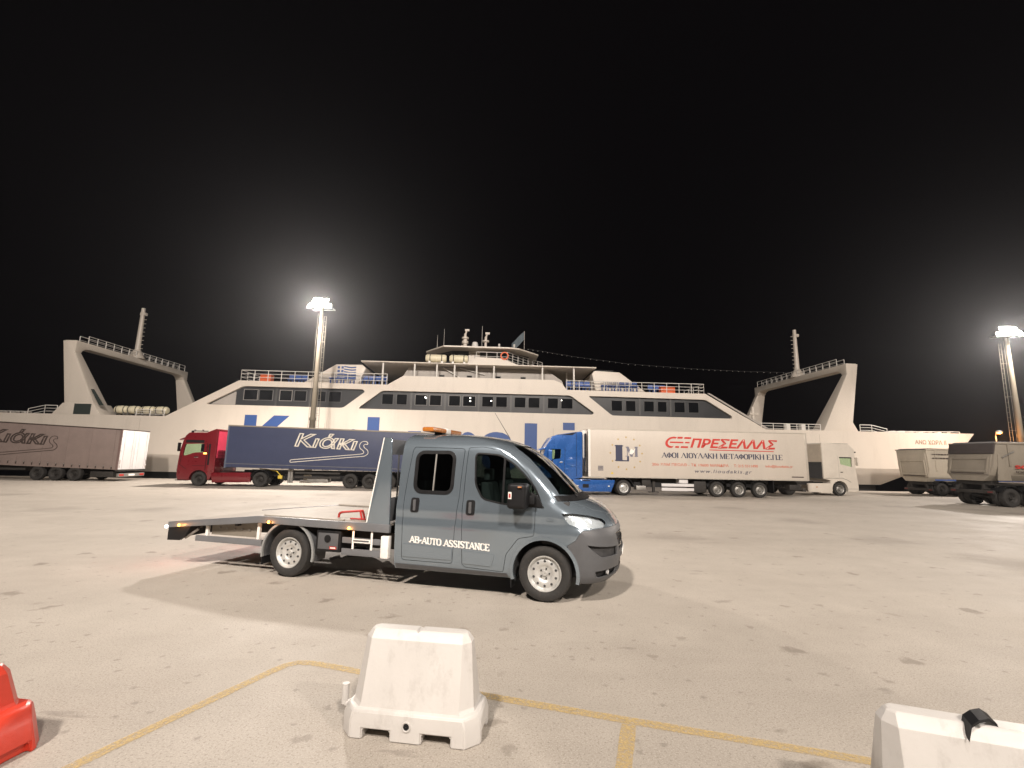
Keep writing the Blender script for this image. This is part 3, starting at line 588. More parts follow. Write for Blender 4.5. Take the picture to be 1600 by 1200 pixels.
prism('leg_opening', [(-6.0, 6.6), (-5.75, 6.6), (-4.85, 5.35), (-5.2, 5.35)], -.005, .008, P('dark_green_door', (.035, .045, .042), .5), ln2)
MB().box(48.2, 48.4, 3, 3.2, 4.6, 5.9).tube((48.3, 3.1, 5.9), (48.3, 3.1, 6.9), .14, n=8).box(47.9, 48.7, 2.9, 3.3, 6.2, 6.35).build('deck_bollard_post', 'hull', FE)
for x in (49.6, 50.9, 53.0): box('vent', x, x + .35, .5, .9, 4.6, 5.25, 'whitep', FE, .03)
for i in range(7): box('deck_fitting', 58.4 + i * .8, 58.75 + i * .8, .2, .5, 4.7, 4.86, 'whitep' if i % 2 else 'deckgrey', FE)
for i in range(6): box('deck_fitting', -15.5 + i * .9, -15.0 + i * .9, .2, .5, 4.6, 4.8, 'deckgrey', FE)
# raft canisters rest on the ship: things of their own
def canister(x, y, z, L, r, label, group):
    W = FE.matrix_world
    e = Matrix.Translation(FE.location) @ Matrix.Rotation(R(QYAW), 4, 'Z')
    p = e @ Vector((x, y, z))
    t = empty('life_raft_canister', p, QYAW, label, 'life raft', group)
    h = L / 2
    MB().lathe([(.01, -h), (r * .75, -h + .02), (r, -h + .14), (r, -.05), (r * 1.06, -.04), (r * 1.06, .04), (r, .05), (r, h - .14), (r * .75, h - .02), (.01, h)], 16, 'x', (0, 0, r + .1)).build('canister', 'raft', t, smooth=35)
    for s in (-.55, .55): MB().lathe([(r + .012, s * h - .03), (r + .012, s * h + .03)], 16, 'x', (0, 0, r + .1)).build('strap', 'black', t)
    MB().box(-h * .7, -h * .5, -r * .8, r * .8, 0, .16).box(h * .5, h * .7, -r * .8, r * .8, 0, .16).build('cradle', 'steel', t)
canister(*[K(20.45, 9.45, .45)[0], .45, 9.49], 1.72, .33, 'cream raft canister on the canopy, left of the two beside the bridge', 'raft canisters on the ferry canopy')
canister(*[K(22.28, 9.45, .45)[0], .45, 9.49], 1.55, .33, 'cream raft canister on the canopy, nearest the bridge windows', 'raft canisters on the ferry canopy')
for i, (x, d) in enumerate(((-3.85, 'first from the gantry leg in the front row'), (-2.95, 'second from the gantry leg in the front row'), (-1.85, 'third from the gantry leg in the front row'), (-.85, 'farthest from the gantry leg in the front row'))):
    canister(x, .55, 4.72, 1.0, .30, 'cream raft canister on the low deck, ' + d, 'raft canisters on the low deck')

# ================================================================ TRUCKS
WHEEL = {}
def truck_wheel(parent, x, y, r, outer=-1, rimmat='steel', rim_r=.60, name='wheel'):
    """wheel whose outer face looks to -y (outer=-1) or +y"""
    key = (round(r, 3), rimmat)
    if key not in WHEEL:
        w = .30
        tp = [(r * .62, 0), (r * .80, -.015), (r * .93, 0), (r * .985, .03), (r, .07), (r, w - .07), (r * .985, w - .03), (r * .93, w), (r * .62, w), (r * .60, w * .5), (r * .62, 0)]
        ty = MB().lathe(tp, 36).build('t', 'rubber', smooth=35).data
        rp = [(.02, .03), (r * .13, .03), (r * .16, .05), (r * .17, .10), (r * .36, .13), (r * .43, .11), (r * .50, .05), (r * .57, .012), (r * .62, .004), (r * .63, .03), (r * .60, .2)]
        rm = MB().lathe(rp, 32)
        for i in range(10): a = 2 * math.pi * i / 10; rm.tube((r * .26 * math.cos(a), .12, r * .26 * math.sin(a)), (r * .26 * math.cos(a), .075, r * .26 * math.sin(a)), r * .035, n=6)
        rmm = rm.build('r', rimmat, smooth=35).data
        hm = MB()
        for i in range(8):
            a = 2 * math.pi * (i + .5) / 8; c = (r * .46 * math.cos(a), r * .46 * math.sin(a))
            hm.tube((c[0], .078, c[1]), (c[0], .12, c[1]), r * .055, n=8)
        hmm = hm.build('h', 'black').data
        for o in list(COL.objects):
            if o.data in (ty, rmm, hmm): bpy.data.objects.remove(o)
        WHEEL[key] = (ty, rmm, hmm)
    ty, rmm, hmm = WHEEL[key]
    o = link(bpy.data.objects.new(name, ty), parent); o.location = (x, y, r)
    if outer > 0: o.rotation_euler[2] = math.pi
    link(bpy.data.objects.new('rim', rmm), o); tag(link(bpy.data.objects.new('hand_holes', hmm), o), kind='stuff')
    return o
def axle(parent, x, r, rim='steel', dual=False, width=2.5):
    truck_wheel(parent, x, .02, r, -1, rim); truck_wheel(parent, x, width - .02, r, 1, rim)
    if dual: truck_wheel(parent, x, .36, r, -1, rim); truck_wheel(parent, x, width - .36, r, 1, rim)
    MB().tube((x, .3, r), (x, width - .3, r), .09, n=10).build('axle', 'chassis', parent, smooth=40)
def chassis(parent, x0, x1, z0=.75, z1=.95, width=2.5):
    for y in (.75, width - .85): box('chassis_rail', x0, x1, y, y + .1, z0, z1, 'chassis', parent)
def cab(parent, prof, win, mat, back, width=2.5, wheelx=0, wheelr=.42, face=-1, floor=.95, glass='glass_truck', bevel=.07):
    """hollow cab: side profile prism with see-through side windows and a windscreen"""
    mb = MB().prism(prof, .0, width); me0 = mb.build('t', None, bevel=bevel, seg=3); me = me0.data; bpy.data.objects.remove(me0)
    xs = [p[0] for p in prof]
    # interior
    inn = [(p[0], p[1]) for p in win['room']]
    me = cutp(me, inn, .09, width - .09)
    me = cutp(me, win['side'], -.2, width + .2)
    if 'screen' in win:
        a, b, z0, z1 = win['screen']; me = cutp(me, rnd(rect(.18, width - .18, z0, z1), .1), a, b, 'x')
    # wheel arch
    for y in ((-.2, .55), (width - .55, width + .2)): me = cutp(me, sector(wheelx, wheelr, wheelr + .11, 0, 360, 28)[:-1], *y)
    c = obj('cab', me, mat, parent, 35)
    for y in (.045, width - .06): prism('side_window', win['side'], y, y + .012, glass, c)
    if 'screen' in win:
        a, b, z0, z1 = win['screen']; pr = win['glass']
        mesh('windscreen', [(pr[0][0], .12, pr[0][1]), (pr[1][0], .12, pr[1][1]), (pr[1][0], width - .12, pr[1][1]), (pr[0][0], width - .12, pr[0][1])], [(0, 1, 2, 3)], glass, c)
    return c
def seam(parent, pts, y=-.004, r=.012, mat='black', name='door_seam'): return MB().path([(a, y, b) for a, b in pts], r, 4).build(name, mat, parent)

# ---- red tractor with navy curtain trailer, heading left
TB = empty('articulated_truck', (-17.94, 27.78, 0), 2.86, 'red tractor unit coupled to a navy curtain-sided trailer with outlined lettering', 'truck')
cb = cab(TB, [(-1.16, .34), (-1.24, .62), (-1.26, 1.1), (-1.20, 2.0), (-1.10, 2.5), (-.98, 2.86), (-.80, 3.05), (.20, 3.08), (.30, 3.12), (.72, 3.30), (.84, 3.28), (.84, .80), (.62, .36), (.42, .3)],
    dict(room=[(-1.1, 1.35), (-1.06, 2.0), (-.92, 2.55), (.55, 2.8), (.6, 1.35)], side=rnd([(-1.0, 1.74), (-.93, 2.38), (.1, 2.42), (.14, 1.93), (-.35, 1.9), (-.85, 1.72)], .05), screen=(-1.5, -.9, 1.65, 2.5), glass=((-1.19, 1.6), (-1.04, 2.52))), 'redcab', .84, wheelr=.40)
prism('sun_visor', [(-1.34, 2.60), (-1.30, 2.66), (-.96, 2.80), (-.93, 2.70)], .05, 2.45, 'redcab', cb, bevel=.015)
box('visor_shade', -.90, .12, -.006, .004, 2.46, 2.62, 'black', cb)
box('b_pillar_window', -.02, .16, -.008, -.002, 1.95, 2.4, 'pane', cb)
for y in (-.02,): seam(cb, [(-.72, .95), (-1.1, 1.2), (-1.06, 1.72)], y=-.004); seam(cb, [(.34, .9), (.34, 2.45)], r=.02); seam(cb, [(.34, 1.15), (-.4, 1.15)])
box('air_intake', .42, .52, -.012, .002, 1.2, 2.4, 'black', cb); box('door_handle', -.35, -.1, -.03, -.002, 1.62, 1.67, 'chrome', cb, .008)
box('marker_lamp', .16, .34, -.02, -.002, 1.82, 1.9, 'mark_amber', cb, .01)
box('roof_lamp_bar', -.7, .2, .1, .16, 3.12, 3.17, 'black', cb)
for x in (-.55, -.1): MB().lathe([(.01, -.03), (.06, -.03), (.06, .03), (.01, .03)], 12, 'x', (x, .14, 3.17)).build('roof_lamp', 'chrome', cb, smooth=40)
box('roof_horn', -.98, -.86, .5, .6, 3.0, 3.18, 'black', cb, .02)
MB().box(-1.20, -1.14, -.26, -.02, 1.95, 2.45).build('mirror', 'black', cb, bevel=.03); MB().tube((-1.12, -.05, 2.4), (-1.17, -.2, 2.4), .02).build('mirror_arm', 'black', cb)
box('headlamp', -1.29, -.95, .05, .45, .78, 1.0, 'chrome', cb, .04); box('bumper_step', -1.27, -.6, .02, 2.48, .3, .34, 'black', cb)
box('grille', -1.285, -1.24, .55, 1.95, .9, 1.5, 'black', cb)
prism('side_fairing', [(.84, 1.1), (.84, 3.2), (1.0, 3.15), (.98, 1.1)], 2.38, 2.46, 'redcab', cb)
box('rear_wall_panel', .842, .86, .1, 2.4, 1.6, 3.15, P('lamplit_red_panel', (.62, .05, .10), .4), cb)  # brighter red paints the lamplight falling on the cab's back wall
for i in range(5): box('louvre', .862, .875, .2, 2.3, 1.65 + i * .09, 1.69 + i * .09, 'redcab', cb)
prism('side_skirt', [(.68, .78), (2.92, .82), (2.95, .27), (.80, .22)], -.01, .12, 'redcab', TB, bevel=.02); prism('side_skirt', [(.68, .78), (2.92, .82), (2.95, .27), (.80, .22)], 2.38, 2.51, 'redcab', TB, bevel=.02)
chassis(TB, -.6, 4.2, .62, .82); box('fuel_tank', 1.0, 2.6, .14, .7, .3, .78, 'steel', TB, .05)
axle(TB, 0, .41, 'chassis'); axle(TB, 3.45, .43, 'chassis', True)
MB().lathe([(.50, .02), (.50, .66)], 24, 'y', (3.45, 0, .43)); 
prism('rear_mudguard', sector(3.45, .43, .56, 20, 165, 14) + sector(3.45, .43, .53, 165, 20, 14), 0, .65, 'black', TB)
box('fifth_wheel', 2.9, 4.0, .8, 1.7, .86, .95, 'chassis', TB, .02)
# trailer
tl = empty('trailer', (0, 0, 0)); tl.parent = TB
tp = [(1.42, 1.10), (1.42, 3.50), (13.9, 3.30), (13.9, .98)]
ct = prism('curtain', tp, 0, 2.5, 'curtain', TB, bevel=.02); bpy.data.objects.remove(tl)
sl_ = -.0160
def on(x, z): return z + (x - 1.42) * sl_
prism('roof_rail', [(1.38, 3.47), (1.38, 3.545), (13.95, 3.345), (13.95, 3.27)], -.02, 2.52, P('dull_rail', (.26, .23, .19), .5, .3), ct)
prism('side_rail', [(1.40, 1.30), (1.40, 1.33), (13.95, 1.15), (13.95, 1.12)], -.012, .002, P('dull_rail2', (.17, .17, .18), .5, .3), ct)
prism('corner_post', [(1.38, 1.06), (1.38, 3.5), (1.47, 3.5), (1.47, 1.06)], -.012, 2.512, P('navy_post', (.10, .12, .17), .5, .2), ct)
for i in range(26):
    x = 1.8 + i * .47; box('curtain_strap', x, x + .04, -.014, -.001, on(x, 1.11), on(x, 1.27), 'lnavy', ct)
chassis(TB, 2.2, 13.6, .72, .95)
for x in (8.59, 9.70, 10.8): axle(TB, x, .43, 'chassis')
for x in (4.9, 5.05): box('landing_leg', x, x + .12, .35, .47, .25, 1.05, 'steel', TB)
box('pallet_box', 6.1, 7.3, .15, .75, .30, .62, 'steel', TB, .03); box('side_guard', 5.4, 8.0, .05, .09, .55, .66, 'chassis', TB); box('side_guard', 5.4, 8.0, .05, .09, .80, .9, 'chassis', TB)
MB().path([(3.0, .9, 1.02), (3.6, .5, 1.0), (4.25, .3, .92), (4.5, .22, .72), (4.55, .2, .6)], .028, 6).build('air_hose', P('yellow_hose', (.65, .48, .06), .5), TB)
box('yellow_valve', 4.42, 4.66, .12, .26, .48, .68, P('yellow_hose', (.65, .48, .06), .5), TB, .03)
def kiakis(parent, x0, x1, zb, zt, tail_x, tail_z, y, mat, tilt, ow):
    """outlined italic lettering whose last letter runs into a long underline"""
    w = x1 - x0; xl = x0 + w * .845
    me = text_mesh('Kıάκı', x0, xl, zb, zt + (zt - zb) * .06, y, bold=.008, shear=.22, outline=.032 * ow, thick=.010)
    for v in me.vertices: v.co.z += (v.co.x - x0) * tilt
    o = obj('lettering', me, mat, parent)
    h = (zt - zb) * .78; zz = zb + (x1 - x0) * tilt
    # final sigma with tail: closed double outline
    out = [(xl + w * 0.126, zz + h * .86), (xl + w * 0.086, zz + h * .92), (xl + w * 0.043, zz + h * .84), (xl + w * 0.021, zz + h * .58), (xl + w * 0.028, zz + h * .30), (xl + w * 0.072, zz + h * .10), (xl + w * 0.090, zz - h * .06), (xl + w * 0.072, zz - h * .18), (xl + w * 0.021, zz - h * .24), (tail_x + .02, tail_z + h * .10), (tail_x, tail_z - h * .12), (xl + w * 0.021, zz - h * .44), (xl + w * 0.100, zz - h * .40), (xl + w * 0.147, zz - h * .16), (xl + w * 0.136, zz + h * .14), (xl + w * 0.090, zz + h * .34), (xl + w * 0.075, zz + h * .52), (xl + w * 0.093, zz + h * .66), (xl + w * 0.136, zz + h * .62)]
    out = rnd(out, .14, 3)
    MB().path([(a, y, b) for a, b in out + out[:1]], .022 * ow, 4).build('lettering', mat, parent)
kiakis(ct, 5.22, 9.60, 2.34, 3.20, 5.08, 1.52, -.004, 'lcream', -.045, 1.0)

# ---- brown trailer at the left edge, rear doors to the right
TA = empty('semi_trailer', (-27.343, 30.293, 0), 3.0, 'brown curtain-sided trailer with white rear doors at the left edge', 'trailer')
XR = 2.53; XL = -10.6
cta = prism('curtain', [(XR, .72), (XR, 3.24), (XL, 3.78), (XL, 1.05)], 0, 2.48, 'brown', TA, bevel=.02)
def aon(x, z): return z + (XR - x) * .0412
prism('roof_rail', [(XR + .02, 3.22), (XR + .02, 3.29), (XL, 3.84), (XL, 3.77)], -.02, 2.5, 'ldark', cta)
prism('corner_post', [(XR - .10, .70), (XR - .10, 3.24), (XR + .03, 3.24), (XR + .03, .70)], -.015, .10, P('brown_post', (.16, .11, .10), .5), cta)
for i in range(27):
    x = XR - .35 - i * .48; zz = aon(x, .72) if x > -5 else aon(x, .72) - (-5 - x) * .015
    box('curtain_strap', x - .03, x + .03, -.014, -.001, zz + .02, zz + .20, 'ldark', cta); box('strap_buckle', x - .03, x + .03, -.02, -.012, zz + .16, zz + .22, 'steel', cta)
    if i % 3 == 0: MB().tube((x, -.004, zz + .3), (x, -.004, aon(x, 3.2)), .010, n=4).build('curtain_fold', 'brown', cta)
for y0, y1 in ((.03, 1.23), (1.25, 2.45)):
    d = box('rear_door', XR + .002, XR + .05, y0, y1, .74, 3.22, 'doorw', TA, .01)
    for y in ((y0 + .25, y1 - .22)): MB().tube((XR + .07, y, .8), (XR + .07, y, 3.15), .016, n=6).build('lock_bar', 'doorw', d)
    for z in (1.0, 1.9, 2.8): box('hinge', XR + .045, XR + .07, y0 if y0 < 1 else y1 - .16, (y0 + .16) if y0 < 1 else y1, z, z + .06, 'doorw', d)
    box('reflector', XR + .05, XR + .058, (y0 + .02) if y0 < 1 else y1 - .10, (y0 + .1) if y0 < 1 else y1 - .02, .84, 1.35, P('grey_refl', (.35, .3, .28), .4), d)
em = MB()
for r_ in (.42, .30, .12): ring(em, sector(0, 0, r_, 0, 360, 24)[:-1], .02, 0, .004)
em.v = [(XR + .056 + b, 1.26 + a, 2.15 + c) for a, b, c in em.v]; em.build('round_emblem', P('faint_grey', (.62, .60, .58), .5), TA)
box('rear_frame', XR - .1, XR + .06, .0, 2.48, .62, .74, 'chassis', TA); bm_ = box('rear_bumper', XR - .05, XR + .08, .1, 2.4, .28, .50, 'steel', TA, .01)
for y in (.15, 1.95): box('tail_lamp', XR + .082, XR + .1, y, y + .38, .33, .46, 'red', bm_, .01)
box('number_plate', XR + .082, XR + .09, .95, 1.5, .33, .45, 'decal', bm_)
chassis(TA, XL + .5, XR - .1, .55, .85)
for x in (-2.28, -1.17, -.05): axle(TA, x, .43, 'chassis')
for x in (XL + 2.5,): box('landing_leg', x, x + .14, .3, .44, 0, 1.05, 'steel', TA); box('landing_leg', x, x + .14, 2.05, 2.19, 0, 1.05, 'steel', TA)
box('side_guard', -8, -3, .05, .1, .62, .74, 'chassis', TA); box('spare_box', .8, 2.2, .2, 1.0, .25, .6, 'chassis', TA, .02)
kiakis(cta, -5.62, -1.22, 2.32, 3.20, -5.9, 1.46, -.004, 'ldark', -.041, 1.0)

# ---- blue tractor with white lettered box trailer, heading left
TC = empty('articulated_truck', (6.35, 26.95, 0), 2.79, 'blue tractor unit coupled to a white box trailer with red lettering', 'truck')
cc = cab(TC, [(-4.62, .34), (-4.72, .6), (-4.74, 1.1), (-4.62, 1.85), (-4.36, 2.66), (-4.02, 3.2), (-3.75, 3.30), (-2.75, 3.46), (-2.36, 3.5), (-2.32, 3.42), (-2.32, .95), (-3.0, .80), (-3.1, .34), (-4.1, .34)],
    dict(room=[(-4.5, 1.3), (-4.4, 1.95), (-4.1, 2.6), (-2.8, 2.8), (-2.7, 1.3)], side=rnd([(-4.26, 1.88), (-4.1, 2.48), (-3.53, 2.50), (-3.56, 1.97)], .05), screen=(-5.2, -4.1, 1.55, 2.55), glass=((-4.66, 1.5), (-4.36, 2.58))), 'bluecab', -2.32, wheelx=-3.6, wheelr=.42)
prism('sun_visor', [(-4.80, 2.38), (-4.72, 2.50), (-4.25, 2.62), (-4.28, 2.52)], .02, 2.48, 'bluecab', cc, bevel=.015)
prism('roof_deflector', [(-3.75, 3.28), (-3.35, 3.33), (-2.62, 3.46), (-2.9, 3.29)], -.012, -.002, 'black', cc)
MB().box(-4.28, -4.06, -.30, -.06, 1.84, 2.44).build('mirror', 'bluecab', cc, bevel=.05); MB().tube((-4.15, -.2, 2.42), (-4.2, .04, 2.46), .025).tube((-4.15, -.2, 1.86), (-4.25, .04, 1.82), .025).build('mirror_arm', 'black', cc)
MB().lathe([(.01, -.12), (.09, -.1), (.12, 0), (.09, .06), (.01, .07)], 12, 'z', (-4.1, -.2, 1.80)).build('kerb_mirror', 'chrome', cc, smooth=40)
seam(cc, [(-3.35, 1.0), (-3.32, 1.9), (-3.3, 2.6)]); seam(cc, [(-2.66, 1.0), (-2.66, 3.4)], r=.012); seam(cc, [(-4.4, 1.5), (-3.4, 1.62)], mat='bluecab', r=.02)
box('side_locker', -3.2, -2.75, -.012, -.002, 1.62, 1.95, 'bluecab', cc, .004); box('door_handle', -3.62, -3.45, -.03, -.002, 1.74, 1.80, 'chrome', cc, .008)
for x, z in ((-3.1, 1.98), (-3.0, 1.55), (-3.35, 1.35)): box('trim_strip', x, x + .38, -.03, -.003, z, z + .05, 'bluecab', cc, .012)
box('headlamp', -4.78, -4.45, .05, .5, .85, 1.1, 'chrome', cc, .04)
box('step_plate', -4.05, -3.1, -.01, .1, .30, .36, 'black', cc)
sk = prism('side_skirt', [(-2.85, .84), (-.50, .84), (-.56, .6), (-.72, .20), (-2.85, .19)], -.01, .12, 'bluecab', TC, bevel=.02)
box('skirt_vent', -2.32, -1.98, -.018, -.011, .40, .60, 'black', sk); box('step_recess', -2.35, -1.9, -.018, -.011, .76, .82, 'black', sk)
for x in (-2.66, -.9): box('marker_lamp', x, x + .1, -.02, -.011, .48, .53, 'lcream', sk)
prism('side_skirt', [(-2.85, .84), (-.50, .84), (-.72, .20), (-2.85, .19)], 2.38, 2.51, 'bluecab', TC, bevel=.02)
chassis(TC, -4.2, .8, .62, .82); axle(TC, -3.6, .42, 'chassis'); axle(TC, 0, .43, 'silver', True)
prism('rear_mudguard', sector(0, .43, .57, 5, 160, 14) + sector(0, .43, .54, 160, 5, 14), 0, .65, 'black', TC)
box('fifth_wheel', -.6, .5, .8, 1.7, .86, .95, 'chassis', TC, .02)
tb = prism('trailer_box', [(-1.95, 1.0), (-1.97, 3.65), (10.71, 3.68), (10.66, 1.0)], 0, 2.5, 'box', TC, bevel=.025)
prism('top_rail', [(-1.99, 3.62), (-1.99, 3.68), (10.74, 3.71), (10.74, 3.65)], -.015, 2.515, P('pale_rail', (.50, .46, .40), .4, .3), tb)
prism('bottom_rail', [(-1.97, .98), (-1.97, 1.05), (10.68, 1.05), (10.68, .98)], -.015, 2.515, P('pale_rail', (.50, .46, .40), .4, .3), tb)
box('front_post', -2.0, -1.86, -.018, .1, 1.0, 3.66, 'whitep', tb, .03); box('rear_post', 10.60, 10.73, -.016, .1, 1.0, 3.68, P('pale_rail', (.50, .46, .40), .4, .3), tb, .02)
fu = box('fridge_unit', -2.28, -2.0, .25, 2.25, 2.0, 3.6, 'whitep', TC, .08); MB().tube((-2.12, .12, 1.3), (-2.12, .12, 3.4), .07, n=10).build('exhaust_stack', 'chrome', fu, smooth=40)
chassis(TC, -.5, 10.4, .72, .98)
for x in (5.34, 6.59, 7.82): axle(TC, x, .43, 'steel')
for x in (5.34, 6.59, 7.82): prism('mudguard', sector(x, .43, .56, 40, 140, 10) + sector(x, .43, .535, 140, 40, 10), 0, .35, 'black', TC)
for x0, x1, z0, z1 in ((2.15, 4.0, .30, .47), (2.15, 4.0, .54, .70)): box('side_guard', x0, x1, .02, .06, z0, z1, 'doorw', TC, .008)
box('toolbox', 3.2, 3.7, .1, .6, .72, .98, 'doorw', TC, .02); box('spare_carrier', 4.05, 4.75, .1, 1.2, .22, .85, 'chassis', TC, .05)
box('landing_leg', 1.75, 1.9, .35, .5, .2, 1.0, 'chassis', TC); box('landing_shoe', 1.55, 2.1, .3, .55, .18, .22, 'chassis', TC); box('battery_box', .75, 1.3, .15, .7, .32, .55, 'steel', TC, .03); box('valve_box', 1.1, 1.6, .2, .6, .55, .95, 'chassis', TC, .03)
box('rear_bumper', 10.35, 10.55, .1, 2.4, .38, .52, 'chassis', TC, .01); box('mud_flap', 8.6, 8.66, .05, .5, .3, .95, 'black', TC); box('rear_lamp_box', 9.6, 10.3, .1, .5, .45, .75, 'chassis', TC, .02); box('door_gear', 10.72, 10.8, .1, .25, 1.4, 2.6, 'steel', tb, .02)
# lettering on the box
st = MB()
for i in range(12):
    a = R(90 - 30 * i); cx, cz = .165 + .905 * math.cos(a), 2.34 + .895 * math.sin(a)
    pts = [(cx + (.075 if j % 2 == 0 else .032) * math.cos(R(90 + 36 * j)), cz + (.075 if j % 2 == 0 else .032) * math.sin(R(90 + 36 * j))) for j in range(10)]
    prism('star', pts, -.005, -.001, 'lgold', tb)
strokes('emblem_letter', 'L', -.44, .36, 1.91, 2.77, -.004, 'lnavy', tb, .09, .32, .2, .06)
strokes('emblem_letter', 'M', .12, .86, 2.16, 2.70, -.006, P('slate', (.16, .16, .20), .5), tb, .06, .2, .14, .06)
MB().add([(.34, -.008, 2.30), (.5, -.008, 2.28), (.62, -.008, 2.4), (.7, -.008, 2.62), (.58, -.008, 2.5), (.46, -.008, 2.6), (.36, -.008, 2.45)], [(0, 1, 2, 3, 4, 5, 6)]).build('emblem_shape', 'decal', tb)
# big red name: rounded first letter with speed bars
def sbar(x0, x1, z0, z1, sh=.24, nm='letter_bar'): return prism(nm, [(x0 + (z0 - 2.70) * sh, z0), (x1 + (z0 - 2.70) * sh, z0), (x1 + (z1 - 2.70) * sh, z1), (x0 + (z1 - 2.70) * sh, z1)], -.008, -.003, 'lred', tb)
arc = [(2.83 + .40 * math.cos(R(a)) * 1.0, 3.01 + .32 * math.sin(R(a))) for a in range(62, 292, 10)]; arc2 = [(2.86 + .29 * math.cos(R(a)), 3.01 + .22 * math.sin(R(a))) for a in range(290, 60, -10)]
prism('letter_arc', [(x + (z - 3.0) * .3, z) for x, z in arc + arc2], -.009, -.003, 'lred', tb)
for a in ((2.98, 3.20, 2.70, 2.80), (3.0, 3.30, 3.22, 3.33), (2.62, 3.40, 2.97, 3.05), (3.30, 3.72, 2.70, 2.80), (3.40, 3.80, 3.22, 3.32), (3.50, 3.76, 2.97, 3.05)): sbar(*a)
text('lettering', 'ΠΡΕΣΕΛΛΑΣ', 3.86, 8.98, 2.70, 3.26, -.004, 'lred', tb, bold=.035, shear=.28)
prism('underline', [(4.95, 2.60), (8.72, 2.58), (8.74, 2.625), (4.98, 2.645)], -.008, -.003, 'lred', tb)
ws = 'ΑΦΟΙ ΛΙΟΥΛΑΚΗ ΜΕΤΑΦΟΡΙΚΗ Ε.Π.Ε'; tw = sum(G[c][0] for c in ws); wx_ = 0
for wd_ in ws.split(' '):
    l_ = sum(G[c][0] for c in wd_); strokes('lettering', wd_, 2.2 + wx_ / tw * 7.04, 2.2 + (wx_ + l_) / tw * 7.04, 2.14, 2.42, -.004, 'lnavy', tb, .08, .20, .12, .07); wx_ += l_ + G[' '][0]
text('lettering', '20ο ΧΛΜ ΠΕΟΑΘ - ΤΚ 19600 ΜΑΝΔΡΑ', 1.63, 6.05, 1.68, 1.84, -.004, 'lpale', tb, bold=.015)
text('lettering', 'Τ: 215 5511490', 6.35, 7.75, 1.68, 1.84, -.004, 'lpale', tb, bold=.015)
ring(em := MB(), rect(7.9, 8.13, 1.69, 1.84), .015, -.006, -.002); em.build('envelope_sign', P('pale_grey', (.5, .46, .42), .5), tb)
text('lettering', 'info@lioudakis.gr', 8.2, 9.81, 1.66, 1.84, -.004, 'lpale', tb, bold=.015)
text('lettering', 'www.lioudakis.gr', 4.07, 7.37, 1.27, 1.52, -.004, 'lnavy', tb, bold=.0, shear=.2, space=1.25)
for i in range(4): box('notice_line', -1.45, -1.15, -.005, -.002, 1.36 + i * .07, 1.40 + i * .07, 'lnavy', tb)
prism('warning_triangle', [(-.73, 1.18), (-.57, 1.18), (-.65, 1.31)], -.006, -.002, P('yellow_hose', (.65, .48, .06), .5), tb)
box('maker_plate', 9.7, 10.4, -.005, -.002, 1.16, 1.22, 'ldark', tb)

# ---- white tractor heading right, behind the end of the box trailer
TD = empty('tractor_unit', (20.97, 30.66, 0), 3.0, 'white tractor unit facing right beyond the end of the box trailer', 'truck')
cd = cab(TD, [(1.02, .24), (1.22, .34), (1.24, .62), (1.18, 1.2), (1.12, 1.9), (1.14, 2.5), (1.12, 2.92), (.80, 3.24), (-.98, 3.32), (-1.02, 3.28), (-1.02, 1.05), (-.6, .95), (-.55, .3)],
    dict(room=[(.98, 1.3), (.98, 2.6), (-.7, 2.8), (-.7, 1.3)], side=rnd([(.14, 1.98), (.10, 2.40), (.92, 2.42), (.90, 1.80)], .05), screen=(.8, 1.4, 1.6, 2.6), glass=((1.15, 1.5), (1.13, 2.65))), 'whitecab', -1.0, wheelr=.41)
box('sun_visor', 1.12, 1.32, .1, 2.4, 2.72, 2.80, 'black', cd, .01); MB().box(1.10, 1.18, -.24, -.03, 1.9, 2.4).build('mirror', 'whitecab', cd, bevel=.03)
seam(cd, [(-.95, 1.08), (.2, 1.1), (.5, 1.0), (.75, .85)], r=.012); seam(cd, [(.0, 1.15), (0, 2.5)], r=.008, mat='deckgrey'); box('door_handle', .1, .25, -.03, -.002, 1.45, 1.5, 'black', cd, .008)
box('window_visor', .08, .9, -.01, .004, 2.36, 2.43, 'black', cd); box('roof_fin', -.3, .9, .2, .24, 3.28, 3.31, 'steel', cd); box('headlamp', 1.1, 1.26, .05, .45, .5, .75, 'chrome', cd, .03); box('bumper_step', .55, 1.2, -.012, .02, .42, .46, 'deckgrey', cd)
prism('side_fairing', [(-1.03, 1.1), (-1.03, 3.26), (-1.35, 3.2), (-1.3, 1.1)], 2.4, 2.47, 'whitecab', cd); box('rear_wall_panel', -1.04, -1.025, .08, 2.38, 2.1, 3.24, P('tan_panel', (.52, .45, .36), .5), cd); box('rear_wall_lower', -1.05, -1.025, .1, 2.3, 1.05, 2.1, 'dark', cd)  # lower rear wall coloured dark for the shade in the gap behind the cab
prism('side_skirt', [(-.48, .78), (-2.12, .75), (-2.12, .22), (-.55, .16)], -.01, .12, 'whitecab', TD, bevel=.02); prism('side_skirt', [(-.48, .78), (-2.12, .75), (-2.12, .22), (-.55, .16)], 2.38, 2.51, 'whitecab', TD, bevel=.02)
box('grille', 1.225, 1.262, .5, 2.0, .62, 1.45, 'black', cd)
for z in (.72, .86, 1.0, 1.14, 1.28): box('grille_bar', 1.258, 1.272, .52, 1.98, z, z + .06, 'whitecab', cd)
MB().tube((1.12, -.02, 2.38), (1.14, -.16, 2.40), .02).build('mirror_arm', 'black', cd)
box('side_locker', -.85, -.3, -.012, -.002, 1.2, 1.6, 'whitecab', cd, .004)
box('marker_lamp', -1.6, -1.5, -.02, -.011, .5, .55, 'amber', TD)
chassis(TD, -4.2, .8, .62, .82); axle(TD, 0, .41, 'steel'); axle(TD, -3.3, .42, 'chassis', True); box('fifth_wheel', -3.8, -2.8, .8, 1.7, .86, .95, 'chassis', TD, .02)
